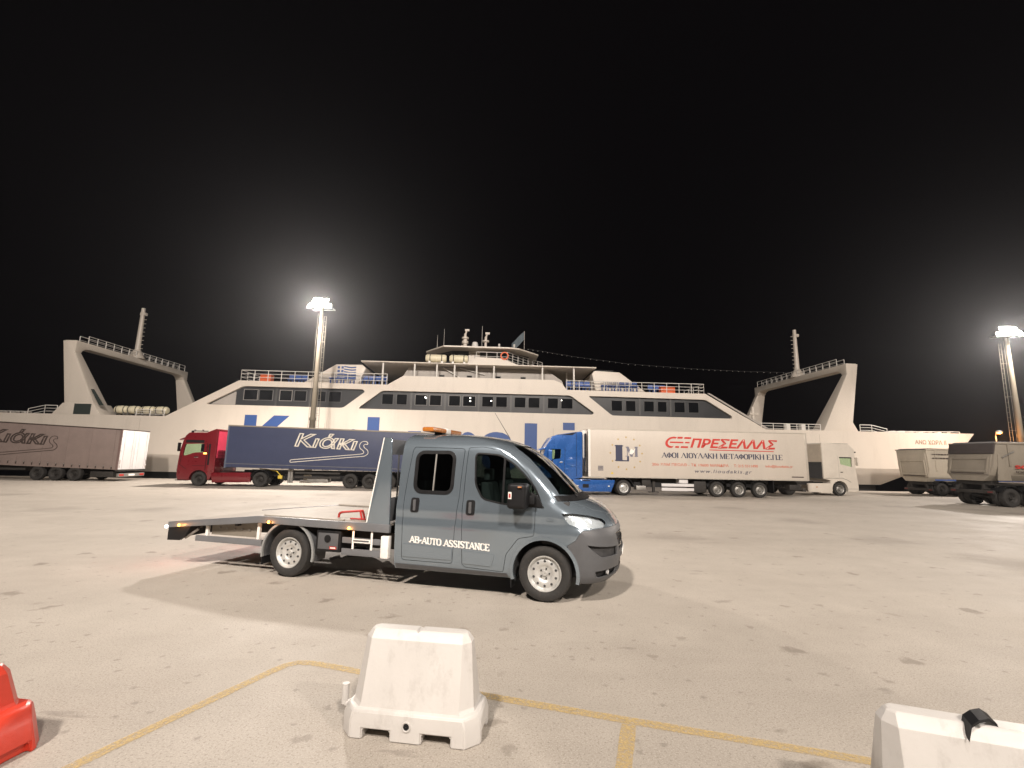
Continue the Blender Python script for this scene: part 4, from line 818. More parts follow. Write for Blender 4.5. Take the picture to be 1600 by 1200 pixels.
prism('rear_mudguard', sector(-3.3, .42, .56, 15, 165, 14) + sector(-3.3, .42, .53, 165, 15, 14), 0, .65, 'black', TD)

# ---- two tippers at the right edge, tails towards the viewer
def tipper(o, yaw, label, zb, zt, xr0, xr1, L, wx, r, tarp, TM):
    t = empty('tipper_truck', o, yaw, label, 'tipper truck', 'tipper trucks at the right edge')
    b = MB(); W = 2.4
    sec = [(0, zt), (0, zb + .75), (.12, zb + .3), (.4, zb), (W - .4, zb), (W - .12, zb + .3), (W, zb + .75), (W, zt)]
    n = len(sec); v = []
    for tt, x0 in ((0, None), (1, L)):
        for y, z in sec: v.append((x0 if x0 is not None else xr0 + (xr1 - xr0) * (zt - z) / (zt - zb), y, z))
    b.add(v, [tuple(range(n)), tuple(range(2 * n - 1, n - 1, -1))] + [(i, (i + 1) % n, n + (i + 1) % n, n + i) for i in range(n)])
    bo = b.build('tipper_body', TM, t, bevel=.03)
    def tail(y0, y1, z0, z1, off, mat, name, par, th=.05, bev=.02):
        X = lambda z: xr0 + (xr1 - xr0) * (zt - z) / (zt - zb) - off
        v = [(X(z) - k, y, z) for k in (0, th) for y, z in ((y0, z0), (y1, z0), (y1, z1), (y0, z1))]
        return MB().add(v, [(0, 1, 2, 3), (7, 6, 5, 4), (0, 4, 5, 1), (1, 5, 6, 2), (2, 6, 7, 3), (3, 7, 4, 0)]).build(name, mat, par, bevel=bev)
    tg = tail(.1, W - .1, zb + .32, zt - (.55 if tarp else .2), .0, TM, 'tailgate', t, .06)
    for y in (.2, W - .3): tail(y, y + .09, zb + .42, zt - .7, .06, TM, 'tailgate_rib', tg, .05, .01)
    for z in (zb + .45, zt - .8): tail(.29, W - .3, z, z + .09, .06, TM, 'tailgate_rib', tg, .05, .01)
    tail(.35, W - .35, zb + .36, zb + .41, .07, 'ldark', 'tailgate_gap', tg, .01, 0)
    if tarp:
        tail(.02, W - .02, zt - .52, zt + .0, .0, 'tarp', 'tarp_flap', t, .07, .02)
    top = MB().box(xr0 - .03, L, -.05, .06, zt - .04, zt + .06).box(xr0 - .03, L, W - .06, W + .05, zt - .04, zt + .06).build('top_rail', TM, bo, bevel=.015)
    MB().prism([(xr0, zt + .02), (L, zt + .02), (L, zt + .1), (xr0 + .2, zt + .1)], .06, W - .06).build('tarpaulin', 'tarp', t)
    for i in range(5): x = xr0 + .55 + i * 1.15; MB().box(x, x + .12, -.05, .02, zb + .75, zt - .02).build('side_rib', TM, bo, bevel=.015)
    for y in (.6, W - .7): box('chassis_rail', xr1 + .2, L + 1.5, y, y + .1, zb - .42, zb - .18, 'chassis', t)
    MB().box(xr1 + .1, xr1 + .25, .1, W - .1, zb - .62, zb - .45).build('underrun_bar', 'chassis', t, bevel=.02)
    for y in (.12, W - .4): box('tail_lamp', xr1 + .06, xr1 + .1, y, y + .22, zb - .58, zb - .50, P('dull_red', (.12, .02, .02), .4), t, .01)
    for x in wx: axle(t, x, r, 'chassis', True, W)
    for x in wx: prism('mudguard', sector(x, r, r + .14, 30, 150, 10) + sector(x, r, r + .11, 150, 30, 10), 0, .6, 'black', t)
    MB().tube((xr1 + .5, .35, zb - .15), (L, .35, zb - .15), .07, n=8).box(xr1 + .3, xr1 + .7, .3, W - .3, zb - .2, zb).build('tipping_hinge', 'chassis', t)
    for y in (.35, W - .45): MB().box(-.3, .5, y, y + .1, r - .1, zb - .2).build('suspension_bracket', 'chassis', t)
    return t, bo
tf, bf = tipper((24.93, 24.03, 0), 3.0, 'nearest dusty grey tipper with dark tarp flap, cut off at the right edge', 1.26, 3.16, -.46, -.95, 6.2, (.05, 1.4, 2.75), .46, True, 'tip')
text('lettering', 'SO', .35, 1.15, 1.90, 2.08, -.055, 'lred', bf, bold=.03); text('lettering', 'trans', .33, 1.0, 1.70, 1.80, -.055, 'ldark', bf, bold=.02)
MB().tube((-.3, -.08, 2.45), (.35, -.08, 2.75), .03, n=6).build('tarp_crank', 'steel', tf); prism('corner_plate', [(-.62, 1.3), (-.46, 2.6), (-.05, 2.6), (.1, 1.3)], -.03, .01, 'tip', bf, bevel=.01)
te, be = tipper((29.2, 32.6, 0), 3.0, 'farther cream tipper parked against the ferry hull, blue stripe on its side', .92, 3.08, -.86, -.72, 6.5, (.06, 1.4, 2.7), .43, False, 'tiplight')
box('blue_stripe', -.5, 6.3, -.056, -.05, 1.02, 1.10, 'seatblue', be)
for z, x1 in ((2.74, .62), (2.48, .70)):
    xx = -.52
    while xx < x1: w = random.uniform(.06, .2); box('faint_mark', xx, xx + w, -.058, -.052, z, z + .07, 'ldark', be); xx += w + .05

# ================================================================ TOW TRUCK (crew cab with car-transporter bed)
VYAW = -15.17
Fw = Vector((.48035, 6.62779, 0)); vy = R(VYAW); left = Vector((-math.sin(vy), math.cos(vy), 0))
V = empty('tow_truck', Fw + left * .99, VYAW, 'blue-grey crew cab recovery truck with an empty flat transporter bed', 'tow truck')
#        z    xs    xf    w    n
LV = [(.27, .40, .86, .95, 2.5), (.33, .40, .93, .985, 2.5), (.42, .40, .965, 1.0, 2.5), (.55, .40, .985, 1.008, 2.5), (.70, .38, .985, 1.014, 2.5), (.85, .34, .965, 1.020, 2.5), (.915, .31, .945, 1.024, 2.45),
      (.955, .28, .93, 1.012, 2.4), (1.02, .24, .895, 1.008, 2.3), (1.08, .20, .845, 1.014, 2.25), (1.13, .15, .80, 1.012, 2.2), (1.18, .10, .74, 1.004, 2.2), (1.23, .04, .66, .994, 2.2), (1.275, -.02, .56, .986, 2.25), (1.31, -.06, .46, .98, 2.4), (1.34, -.08, .40, .976, 2.6),
      (1.45, -.16, .29, .965, 2.9), (1.60, -.29, .13, .948, 3.1), (1.75, -.42, -.03, .925, 3.1), (1.88, -.56, -.18, .902, 3.0), (1.98, -.70, -.32, .877, 2.9), (2.05, -.82, -.44, .850, 2.7), (2.10, -.95, -.55, .815, 2.5), (2.145, -1.1, -.68, .76, 2.4), (2.185, -1.28, -.84, .67, 2.3), (2.215, -1.5, -1.05, .54, 2.2), (2.236, -1.7, -1.3, .36, 2.2), (2.245, -1.85, -1.55, .18, 2.2)]
def lev(z):
    if z <= LV[0][0]: return LV[0][1:]
    for a, b in zip(LV, LV[1:]):
        if z <= b[0]:
            t = (z - a[0]) / (b[0] - a[0]); return tuple(a[i] + (b[i] - a[i]) * t for i in range(1, 5))
    return LV[-1][1:]
def W(z): return lev(z)[2]
def shell(d, z0=.27, rear=-2.22):
    """closed half body (y<=0), surface moved inwards by d"""
    zs = []
    for a, b in zip(LV, LV[1:]):
        n = max(1, round((b[0] - a[0]) / .045)); zs += [a[0] + (b[0] - a[0]) * i / n for i in range(n)]
    zs.append(LV[-1][0]); NA, NB = 26, 30; v = []; f = []
    rows = []
    for z in zs:
        xs, xf, w, n = lev(z); w = max(.02, w - d); xf -= d; row = []
        zz = .27 + d + (z - .27) * (1.975 - 2 * d) / 1.975
        fl = math.exp(-((z - .62) / .3) ** 2) * .018
        for i in range(NA): row.append((rear + d + (xs - rear - d) * i / NA, -w, zz))
        for i in range(NB + 1):
            t = i / NB * math.pi / 2; row.append((xs + (xf - xs) * math.sin(t) ** (2 / n), -w * max(0, math.cos(t)) ** (2 / n), zz))
        row = [(x, y - (fl * math.exp(-((x + .03) / .5) ** 2) if x < .5 else 0), z_) for x, y, z_ in row]
        row[-1] = (row[-1][0], 0, row[-1][2])
        row.append((rear + d, 0, zz)); rows.append(row)
    k = len(rows[0])
    for r in rows: v += r
    for j in range(len(rows) - 1):
        for i in range(k): f.append((j * k + i, j * k + (i + 1) % k, (j + 1) * k + (i + 1) % k, (j + 1) * k + i))
    f.append(tuple(range(k - 1, -1, -1))); f.append(tuple((len(rows) - 1) * k + i for i in range(k)))
    mb = MB().add(v, f); return tmp(mb)
def shift(me, dy):
    for v in me.vertices:
        if v.co.y > -1e-4: v.co.y = dy
    return me
outer = shell(0); body = boolean(outer.copy(), shift(shell(.028), .5))
ylow = (-1.5, -.42)
rear_door = rnd([(-2.10, .40), (-2.11, 1.3), (-2.05, 2.02), (-1.22, 2.005), (-1.25, 1.33), (-1.29, .86), (-1.315, .40)], .05)
front_door = rnd([(-1.165, 2.02), (-1.19, 1.19), (-1.17, .40), (-1.12, .365), (-.57, .345), (-.53, .58), (-.36, .80), (-.14, .845), (-.125, 1.19), (-.11, 1.42), (-.25, 1.66), (-.46, 1.86), (-.68, 1.99), (-.95, 2.035)], .035)
def grow(pts, d):
    a = sum(p[0] * q[1] - q[0] * p[1] for p, q in zip(pts, pts[1:] + pts[:1])); s = 1 if a > 0 else -1; out = []; n = len(pts)
    for i in range(n):
        p = Vector(pts[i]); e = Vector(pts[(i + 1) % n]) - Vector(pts[i - 1]); e = e.normalized() if e.length > 1e-9 else Vector((1, 0)); out.append(tuple(p + Vector((e.y, -e.x)) * d * s))
    return out
rwin = rnd([(-1.955, 1.37), (-1.965, 1.94), (-1.37, 1.945), (-1.375, 1.365)], .12, 6)
fwin = rnd([(-1.05, 1.945), (-1.02, 1.50), (-.90, 1.30), (-.60, 1.245), (-.03, 1.225), (-.13, 1.47), (-.30, 1.66), (-.46, 1.80), (-.68, 1.925)], .07, 4)
arch = sector(0, .37, .43, 0, 360, 40)[:-1]
bump_o = [(.30, .15), (.405, .25), (.39, .52), (.31, .745), (.42, .815), (.50, .94), (.76, .968), (1.3, .975), (1.3, .15)]
head_o = rnd([(.225, 1.155), (.33, 1.02), (.50, .965), (.77, .972), (.79, 1.02), (.74, 1.075), (.58, 1.125), (.40, 1.155)], .03)
hood_o = rnd([(.16, -.80), (.40, -.74), (.62, -.62), (.80, -.30), (.90, .3), (.30, .3), (.28, -.30), (.22, -.62)], .04)
screen_o = [(-.86, 1.395), (-.80, 1.72), (-.70, 2.0), (-.60, 2.07), (.3, 2.075), (.3, 1.37), (-.6, 1.375)]
def smooth_obj(name, me, mat, par): return obj(name, me, mat, par, 32)
# pieces cut from the one shell, each with a real gap
def piece(me, pts, a, b, ax='y'): return cutp(me.copy(), pts, a, b, ax, 'INTERSECT')
rd = piece(body, grow(rear_door, -.004), *ylow); fd = piece(body, grow(front_door, -.004), *ylow)
rd = cutp(rd, rwin, *ylow); fd = cutp(fd, fwin, *ylow)
bp_ = piece(body, grow(bump_o, -.003), -1.5, .5)
hd = piece(piece(body, grow(hood_o, -.003), 1.04, 1.6, 'z'), [(-.9, 1.02), (.3, 1.02), (.3, 1.35), (-.9, 1.35)], -.2, 1.4, 'x')
b2 = body
for pts, a, b, ax in ((grow(rear_door, .003), *ylow, 'y'), (grow(front_door, .003), *ylow, 'y'), (grow(bump_o, .002), -1.5, .5, 'y'), (arch, -1.5, -.5, 'y'), (head_o, -1.5, -.42, 'y'), (screen_o, -.9, 1.2, 'x')): b2 = cutp(b2, pts, a, b, ax)
b2 = boolean(b2, tmp(MB().prism(grow(hood_o, .003), 1.06, 1.345, 'z')))
fd = cutp(fd, arch, -1.5, -.5)
for pts, a, b, ax in ((arch, -1.5, -.5, 'y'), (head_o, -1.5, -.42, 'y'), (rnd([(.56, .765), (.90, .72), (1.1, .70), (1.1, .60), (.74, .60)], .03), -1.3, -.52, 'y'), (rnd([(.66, .43), (.95, .45), (.95, .36), (.68, .345)], .02), -1.3, -.45, 'y'), (rnd([(-.44, .64), (-.50, .88), (.3, .90), (.3, .63)], .04), .6, 1.4, 'x'), (rnd([(-.42, .36), (-.42, .54), (.3, .54), (.3, .36)], .03), .6, 1.4, 'x')): bp_ = cutp(bp_, pts, a, b, ax)
def whole(me):            # mirror the half and weld along the centre line
    bm = bmesh.new(); bm.from_mesh(me)
    bmesh.ops.delete(bm, geom=[f for f in bm.faces if all(abs(v.co.y) < 2e-4 for v in f.verts)], context='FACES')
    g = bmesh.ops.duplicate(bm, geom=bm.verts[:] + bm.edges[:] + bm.faces[:])
    nv = [e for e in g['geom'] if isinstance(e, bmesh.types.BMVert)]; nf = [e for e in g['geom'] if isinstance(e, bmesh.types.BMFace)]
    for v in nv: v.co.y *= -1
    bmesh.ops.reverse_faces(bm, faces=nf)
    bmesh.ops.remove_doubles(bm, verts=[v for v in bm.verts if abs(v.co.y) < 1e-3], dist=2e-3)
    m2 = bpy.data.meshes.new('w'); bm.to_mesh(m2); bm.free(); return m2
smooth_obj('cab_body', whole(b2), 'van', V)
BU = smooth_obj('front_bumper', whole(bp_), 'bumper', V)
HO = smooth_obj('bonnet', whole(hd), 'van', V)
# lining behind every gap
lin = boolean(shell(.045), shift(shell(.065), .5))
for pts, a, b, ax in ((grow(rwin, .012), *ylow, 'y'), (grow(fwin, .012), *ylow, 'y'), (grow(arch, .0), -1.5, -.5, 'y'), (grow(screen_o, .01), -.9, 1.2, 'x'), ([(.19, .93), (1.1, .93), (1.1, 1.19), (.19, 1.19)], -1.5, -.26, 'y')): lin = cutp(lin, pts, a, b, ax)
smooth_obj('interior_lining', whole(lin), 'dark', V)
gl = boolean(shell(.010), shift(shell(.014), .5))
SCR = smooth_obj('windscreen', whole(piece(gl, grow(screen_o, .012), -.9, 1.2, 'x')), 'glass', V)
lens_me = piece(boolean(shell(.004), shift(shell(.008), .5)), grow(head_o, .002), -1.5, -.42)
for side in (0, 1):
    mm = (lambda m: mirror_mesh(m)) if side else (lambda m: m)
    sg = -1 if not side else 1
    D1 = smooth_obj('rear_door', mm(rd), 'van', V); D2 = smooth_obj('front_door', mm(fd), 'van', V)
    smooth_obj('door_window', mm(piece(gl, grow(rwin, .01), *ylow)), 'glass_rear', D1); smooth_obj('door_window', mm(piece(gl, grow(fwin, .01), *ylow)), 'glass', D2)
    def seal(pts, w, dep, mat, name, par, out=.004):
        mb = MB(); ring(mb, pts, w, 0, 1)
        mb.v = [(x, sg * (W(z) + out - (dep if y > .5 else 0)), z) for x, y, z in mb.v]; return mb.build(name, mat, par)
    seal(grow(rwin, .028), .05, .03, 'black', 'window_seal', D1, .008); seal(grow(fwin, .010), .022, .02, 'black', 'window_seal', D2, .003)
    mb = MB().box(-1.675, -1.655, -.012, .004, 1.38, 1.94); mb.v = [(x, sg * (W(z) - .004) + y, z) for x, y, z in mb.v]; mb.build('window_bar', 'steel', D1)
    mb = MB().box(-.615, -.585, -.010, .004, 1.255, 1.88); mb.v = [(x, sg * (W(z) - .006) + y, z) for x, y, z in mb.v]; mb.build('window_bar', 'black', D2)
    for D, x0 in ((D1, -1.99), (D2, -1.13)):
        h = prism('door_handle', rnd(rect(x0, x0 + .13, 1.075, 1.28), .035), 0, 1, 'black', D); 
        for v in h.data.vertices: v.co.y = sg * (W(v.co.z) + (.009 if v.co.y < .5 else -.01))
        h2 = prism('pull_bar', rnd(rect(x0 + .045, x0 + .085, 1.10, 1.255), .015), 0, 1, 'bumper', h)
        for v in h2.data.vertices: v.co.y = sg * (W(1.17) + (.028 if v.co.y < .5 else .008))
    for D, pts in ((D1, [(-2.09, .45), (-1.325, .45), (-1.32, .60), (-2.09, .63)]), (D2, [(-1.14, .42), (-.74, .405), (-.69, .565), (-1.17, .59)])):
        h = MB().prism(rnd(pts, .02), 0, 1).build('rubbing_strip', 'van', D)
        for v in h.data.vertices: v.co.y = sg * (W(v.co.z) + (.012 if v.co.y < .5 else -.005))
    smooth_obj('headlamp_lens', mm(lens_me.copy()), 'clear', V)
    # headlamp: bowl, reflectors, lit bulb strip
    hb = piece(boolean(shell(.07), shift(shell(.085), .5)), [(.15, .90), (1.1, .90), (1.1, 1.23), (.15, 1.23)], -1.5, -.28); HB = smooth_obj('headlamp_bowl', mm(hb), P('lamp_bowl', (.72, .73, .74), .3, .25), V)
    for x, z, r_ in ((.60, 1.03, .052), (.44, 1.06, .045)):
        xs_, xf_, w_, n_ = lev(z); yy = -w_ * max(0, 1 - ((x - xs_) / (xf_ - xs_)) ** n_) ** (1 / n_) if x > xs_ else -w_
        mb = MB().lathe([(.005, .03), (r_ * .6, .02), (r_, -.02), (r_ * 1.05, -.022), (r_ * .95, .06)], 18, 'y'); mt = Matrix.Translation((x - .045, sg * (abs(yy) - .075), z)) @ Matrix.Rotation(R(28 if not side else 152), 4, 'Z')
        mb.v = [tuple(mt @ Vector(p)) for p in mb.v]; mb.build('reflector', 'headlamp', HB, smooth=40)
    # wheel-arch liner and lip
    mb = MB()
    for r0, y0, y1 in ((.432, .50, .97),):
        pts = sector(0, .37, r0, -18, 198, 26); n = len(pts)
        mb.add([(x, sg * y, z) for y in (y0, y1) for x, z in pts], [(i, i + 1, n + i + 1, n + i) for i in range(n - 1)])
        mb.add([(x, sg * y0, z) for x, z in pts], [tuple(range(n))])
    mb.build('wheel_arch_liner', 'dark', V)
    mb = MB(); pa = sector(0, .37, .430, -14, 194, 30); pb = sector(0, .37, .475, -14, 194, 30); n = len(pa); yl = lambda x, z: W(max(.3, z)) + .018 * math.exp(-((z - .62) / .3) ** 2) * math.exp(-((x + .03) / .5) ** 2)
    fr3 = []
    for (x, z), (x2, z2) in zip(pa, pb):
        ya = yl(x, z); yb_ = yl(x2, z2)
        if x2 > lev(max(.3, z2))[0]:
            xs_, xf_, w_, n_ = lev(max(.3, z2)); yb_ = w_ * max(.0, 1 - ((x2 - xs_) / (xf_ - xs_)) ** n_) ** (1 / n_)
            ya = min(ya, yb_ + .02)
        fr3.append(((x, ya - .05, z), (x, ya + .014, z), (x2, yb_ + .012, z2), (x2, yb_ - .004, z2)))
    mb.add([(x, sg * y, z) for q_ in fr3 for x, y, z in q_], [(4 * i + j, 4 * i + j + 1, 4 * i + 5 + j, 4 * i + 4 + j) for i in range(n - 1) for j in range(3)])
    mb.build('arch_lip', 'van', V, smooth=40)
    # door mirror
    mr = MB().box(-.455, -.20, sg * 1.02 if sg > 0 else -1.32, 1.32 if sg > 0 else -1.04, 1.215, 1.545).build('door_mirror', 'black', V, bevel=.055, seg=4)
    for v in mr.data.vertices:
        if v.co.z > 1.45: v.co.x -= .0; v.co.y *= .985
    ma = MB(); y0, y1 = sg * .96, sg * 1.12
    ma.prism([(-.36, 1.40), (-.20, 1.42), (-.10, 1.38), (-.005, 1.215), (-.25, 1.235), (-.36, 1.27)], min(y0, sg * 1.015), max(y0, sg * 1.015)); ma.box(-.32, -.12, min(y1, sg * 1.0), max(y1, sg * 1.0), 1.27, 1.38)
    ma.build('mirror_foot', 'black', mr, bevel=.015)
    if not side:
        stk = None; MB().box(-.43, -.385, -1.323, -1.319, 1.345, 1.435).build('mirror_sticker', 'decal', mr); MB().box(-.42, -.396, -1.326, -1.322, 1.36, 1.415).build('sticker_print', 'red', mr)
        MB().tube((-.30, -1.318, 1.50), (-.25, -1.318, 1.50), .01).build('mirror_indicator', 'amber', mr)
    # seats
    for x in (-.75, -1.75):
        for yy in ((.22, .72),):
            st_ = MB(); st_.prism(rnd([(x - .05, .75), (x + .42, .80), (x + .42, .92), (x - .02, .90), (x - .16, 1.52), (x - .28, 1.52), (x - .18, .78)], .04), min(sg * yy[0], sg * yy[1]), max(sg * yy[0], sg * yy[1]))
            so = st_.build('seat', 'seat', V, bevel=.02)
            box('headrest', x - .27, x - .17, min(sg * .34, sg * .6), max(sg * .34, sg * .6), 1.54, 1.72, 'seat', so, .03)
for sg in (-1, 1):
    h = MB().prism(rnd(rect(.03, .13, 1.045, 1.085), .015), 0, 1).build('side_repeater', 'van', V)
    for v in h.data.vertices: v.co.y = sg * (W(v.co.z) + (.008 if v.co.y < .5 else -.01))
    h = MB().prism([(-2.2, .275), (-2.2, .345), (-.52, .33), (-.50, .275)], 0, 1).build('sill_trim', 'bumper', V)
    for v in h.data.vertices: v.co.y = sg * (W(v.co.z) + (.006 if v.co.y < .5 else -.02))
    c = sorted((sg * .98, sg * .72)); box('front_mud_flap', -.47, -.455, *c, .15, .34, 'black', V)
mb = MB().box(-2.18, -.47, -.93, .93, .40, .44); mb.build('cab_floor', 'dark', V)
MB().prism([(-.2, 1.05), (-.25, 1.2), (-.05, 1.28), (.32, 1.30), (.32, .5), (.05, .5)], -.9, .9).build('dashboard', 'dark', V, bevel=.02)
MB().lathe([(.17, -.012), (.185, 0), (.17, .012), (.158, 0), (.17, -.012)], 24, 'x').build('steering_wheel', 'black', V, smooth=50).matrix_local = Matrix.Translation((-.32, .42, 1.18)) @ Matrix.Rotation(R(-25), 4, 'Y')
for y0, y1 in ((-.62, .05), (.0, .66)):
    w = MB(); zz = 1.375; w.path([(.36, y0 * .85, 1.372), (.31 - .05, y1 * .6, 1.435)], .010, 6); w.tube((.385, y0 * .85, 1.36), (.36, y0 * .85, 1.375), .02, n=8); w.build('wiper', 'black', V)
cw = MB(); n = 24
for i in range(n):
    def cp(t, z): xs_, xf_, w_, n_ = lev(z); a = t * math.pi / 2; s = 1 if t >= 0 else -1; return (xs_ + (xf_ - xs_) * math.cos(a) ** (2 / n_), w_ * s * abs(math.sin(a)) ** (2 / n_), z + .003)
    ts = [-.78 + 1.56 * i / n, -.78 + 1.56 * (i + 1) / n]; q_ = [cp(ts[0], 1.302), cp(ts[1], 1.302), cp(ts[1], 1.376), cp(ts[0], 1.376)]
    cw.add([(x + .004, y, z + .002) for x, y, z in q_], [(0, 1, 2, 3)])
cw.build('cowl_panel', 'black', V)
# grille, lower intake, fog lamp pockets, plate
gm = []
for i in range(5): z = .665 + i * .048; MB().path([(.955 - .10 * (y / .5) ** 2, y, z) for y in [-.46 + .092 * j for j in range(11)]], .009, 6).build('grille_bar', 'chrome' if i in (0, 4) else 'black', BU)
fr_g = rnd([(-.46, .635), (-.52, .885), (.52, .885), (.46, .635)], .05); mb = MB(); ring(mb, fr_g, .024, -.012, .012); mb.v = [(.985 - .12 * (x / .5) ** 2 - y, x, z) for x, y, z in mb.v]; mb.build('grille_surround', 'silver', BU)
for i in range(3): z = .39 + i * .055; MB().path([(.94 - .10 * (y / .5) ** 2, y, z) for y in [-.4 + .08 * j for j in range(11)]], .008, 5).build('intake_bar', 'black', BU)
MB().lathe([(.01, -.012), (.05, -.010), (.055, .01), (.01, .02)], 16, 'x', (.965, 0, .775)).build('round_badge', 'chrome', BU, smooth=40)
box('number_plate', .985, .998, -.26, .26, .555, .625, 'decal', BU, .004)
for sg in (-1, 1): MB().lathe([(.005, -.01), (.035, -.01), (.04, .02), (.005, .03)], 14, 'x').build('fog_lamp', P('lamp_bowl', (.45, .46, .47), .25, .8), BU, smooth=40).location = (.80, sg * .72, .40)
# steel wheels
def steel_wheel(parent, x, sg, dual=False):
    if 'van' not in WHEEL:
        r = .362; w = .225
        tp = [(r * .63, .015), (r * .70, -.004), (r * .86, -.012), (r * .95, .004), (r * .985, .03), (r, .055), (r, w - .055), (r * .985, w - .03), (r * .95, w), (r * .63, w - .015), (r * .60, w * .5), (r * .63, .015)]
        ty = MB().lathe(tp, 48)
        me_t = tmp(ty)
        gro = MB()
        for dz in (-.045, 0, .045): gro.lathe([(r * .978, w / 2 + dz - .006), (r * 1.01, w / 2 + dz - .006), (r * 1.01, w / 2 + dz + .006), (r * .978, w / 2 + dz + .006), (r * .978, w / 2 + dz - .006)], 48)
        rp = [(.004, .030), (.030, .028), (.034, .034), (.036, .046), (.078, .050), (.098, .044), (.110, .034), (.150, .030), (.176, .040), (.190, .044), (.205, .024), (.217, .004), (.229, .002), (.231, .012), (.222, .02), (.205, .2), (.19, .2), (.176, .1), (.14, .085), (.004, .075)]
        me_r = tmp(MB().lathe(rp, 56)); vent = MB()
        for i in range(10): a = 2 * math.pi * (i + .5) / 10; vent.tube((.158 * math.cos(a), .0285, .158 * math.sin(a)), (.158 * math.cos(a), .05, .158 * math.sin(a)), .0165, n=12)
        vm = tmp(vent); vm.materials.append(M['dark'])
        nut = MB()
        for i in range(5): a = 2 * math.pi * i / 5; nut.tube((.062 * math.cos(a), .030, .062 * math.sin(a)), (.062 * math.cos(a), .075, .062 * math.sin(a)), .011, n=6)
        for m_, mt in ((me_t, 'rubber'), (me_r, 'silver')):
            m_.materials.clear(); m_.materials.append(M[mt])
            for p in m_.polygons: p.use_smooth = True
            m_.set_sharp_from_angle(angle=R(35))
        nm = tmp(nut); nm.materials.append(M['black']); dm = tmp(MB().lathe([(.01, .12), (.14, .12), (.16, .18)], 24)); dm.materials.append(M['dark'])
        WHEEL['van'] = (me_t, me_r, nm, dm, vm)
    a, b, c, d, e_ = WHEEL['van']
    o = link(bpy.data.objects.new('wheel', a), parent); o.location = (x, sg * .99, .362)
    if sg > 0: o.rotation_euler[2] = math.pi
    for nme, m_ in (('rim', b), ('wheel_nuts', c), ('brake_drum', d), ('vent_holes', e_)): tag(link(bpy.data.objects.new(nme, m_), o), kind='stuff' if nme in ('wheel_nuts', 'vent_holes') else None)
for sg in (-1, 1): steel_wheel(V, 0, sg); steel_wheel(V, -4.04, sg)
# side lettering on the two doors
strokes('lettering', 'AB-AUTO ASSISTANCE', -1.975, -.765, .652, .742, 0, 'decal', D1 if False else V, .16, .24, .17, .15, tilt=-.036, yf=lambda x, z: -(W(z) + .004 + .002))
# roof: light bar, aerial
lb = MB().box(-2.06, -1.86, -.62, .62, 2.27, 2.345).build('light_bar', 'amber', V, bevel=.03); MB().box(-2.03, -1.89, -.2, .2, 2.22, 2.28).build('light_bar_foot', 'black', lb); MB().box(-2.065, -1.855, -.10, .10, 2.262, 2.352).build('light_bar_centre', 'decal', lb, bevel=.02)
MB().tube((-.78, 0, 2.2), (-1.05, 0, 2.62), .006, .003, 5).build('aerial', 'black', V)
MB().box(-2.3, .2, -.52, -.42, .33, .47).box(-2.3, .2, .42, .52, .33, .47).build('cab_underframe', 'chassis', V); MB().tube((-2.2, -.2, .3), (-.3, -.2, .3), .06, n=8).build('exhaust_pipe', 'steel', V)
MB().tube((0, -.8, .362), (0, .8, .362), .05, n=8).build('front_axle', 'chassis', V); MB().tube((-4.04, -.8, .362), (-4.04, .8, .362), .065, n=8).lathe([(.01, -.14), (.14, -.1), (.16, 0), (.14, .1), (.01, .14)], 14, 'y', (-4.04, 0, .362)).build('rear_axle', 'chassis', V, smooth=40)
# chassis and bed
for y in (-.45, .37): MB().prism([(-2.25, .48), (-2.25, .66), (-4.9, .70), (-6.2, .60), (-6.2, .50), (-4.9, .54)], y, y + .08).build('chassis_rail', 'chassis', V)
YB = 1.05
deck = [(-2.30, .872), (-4.60, .885), (-6.40, .705)]
for i in range(14):       # planks run lengthwise
    y0 = -YB + .05 + i * .1429; y1 = y0 + .139
    for (xa, za), (xb, zb_) in zip(deck, deck[1:]):
        MB().prism([(xa, za - .012), (xa, za + .0), (xb, zb_ + .0), (xb, zb_ - .012)], y0, y1).build('deck_plank', 'alu', V)
for y0, y1 in ((-YB - .01, -YB + .048), (YB - .048, YB + .01)):
    MB().prism([(-2.29, .765), (-2.29, .885), (-4.60, .897), (-6.41, .716), (-6.41, .622), (-4.58, .792)], y0, y1).build('side_member', 'greybed', V, bevel=.006)
for x in (-2.9, -3.6, -4.3, -5.1, -5.8): z = .79 if x > -4.6 else .79 + (x + 4.6) * .1; MB().box(x, x + .06, -YB + .05, YB - .05, z - .03, z + .03).build('cross_member', 'chassis', V)
for y0, y1 in ((-YB + .05, -YB + .09), (YB - .09, YB - .05)): MB().prism([(-3.1, .886), (-4.55, .892), (-4.55, .915), (-3.1, .910)], y0, y1).build('wheel_guide', 'alu', V)
for y0, y1 in ((-YB - .005, -YB + .035), (YB - .035, YB + .005)):
    MB().prism([(-2.295, .78), (-2.335, 2.15), (-2.465, 2.15), (-2.675, .90), (-2.675, .78)], y0, y1).build('headboard_side', 'van', V, bevel=.008)
    MB().prism([(-2.47, 2.15), (-2.455, 2.15), (-2.66, .90), (-2.68, .90)], y0 - .004, y1 + .004).build('headboard_lit_edge', 'decal', V)  # white strip paints the highlight along the lit edge of the side plate
MB().box(-2.44, -2.40, -YB + .035, YB - .035, .9, 1.25).box(-2.43, -2.41, -YB + .035, YB - .035, 1.9, 2.13).build('headboard', 'greybed', V, bevel=.01)
for i in range(8): y = -.9 + i * .257; MB().tube((-2.42, y, 1.25), (-2.42, y, 1.9), .014, n=6).build('headboard_bar', 'greybed', V)
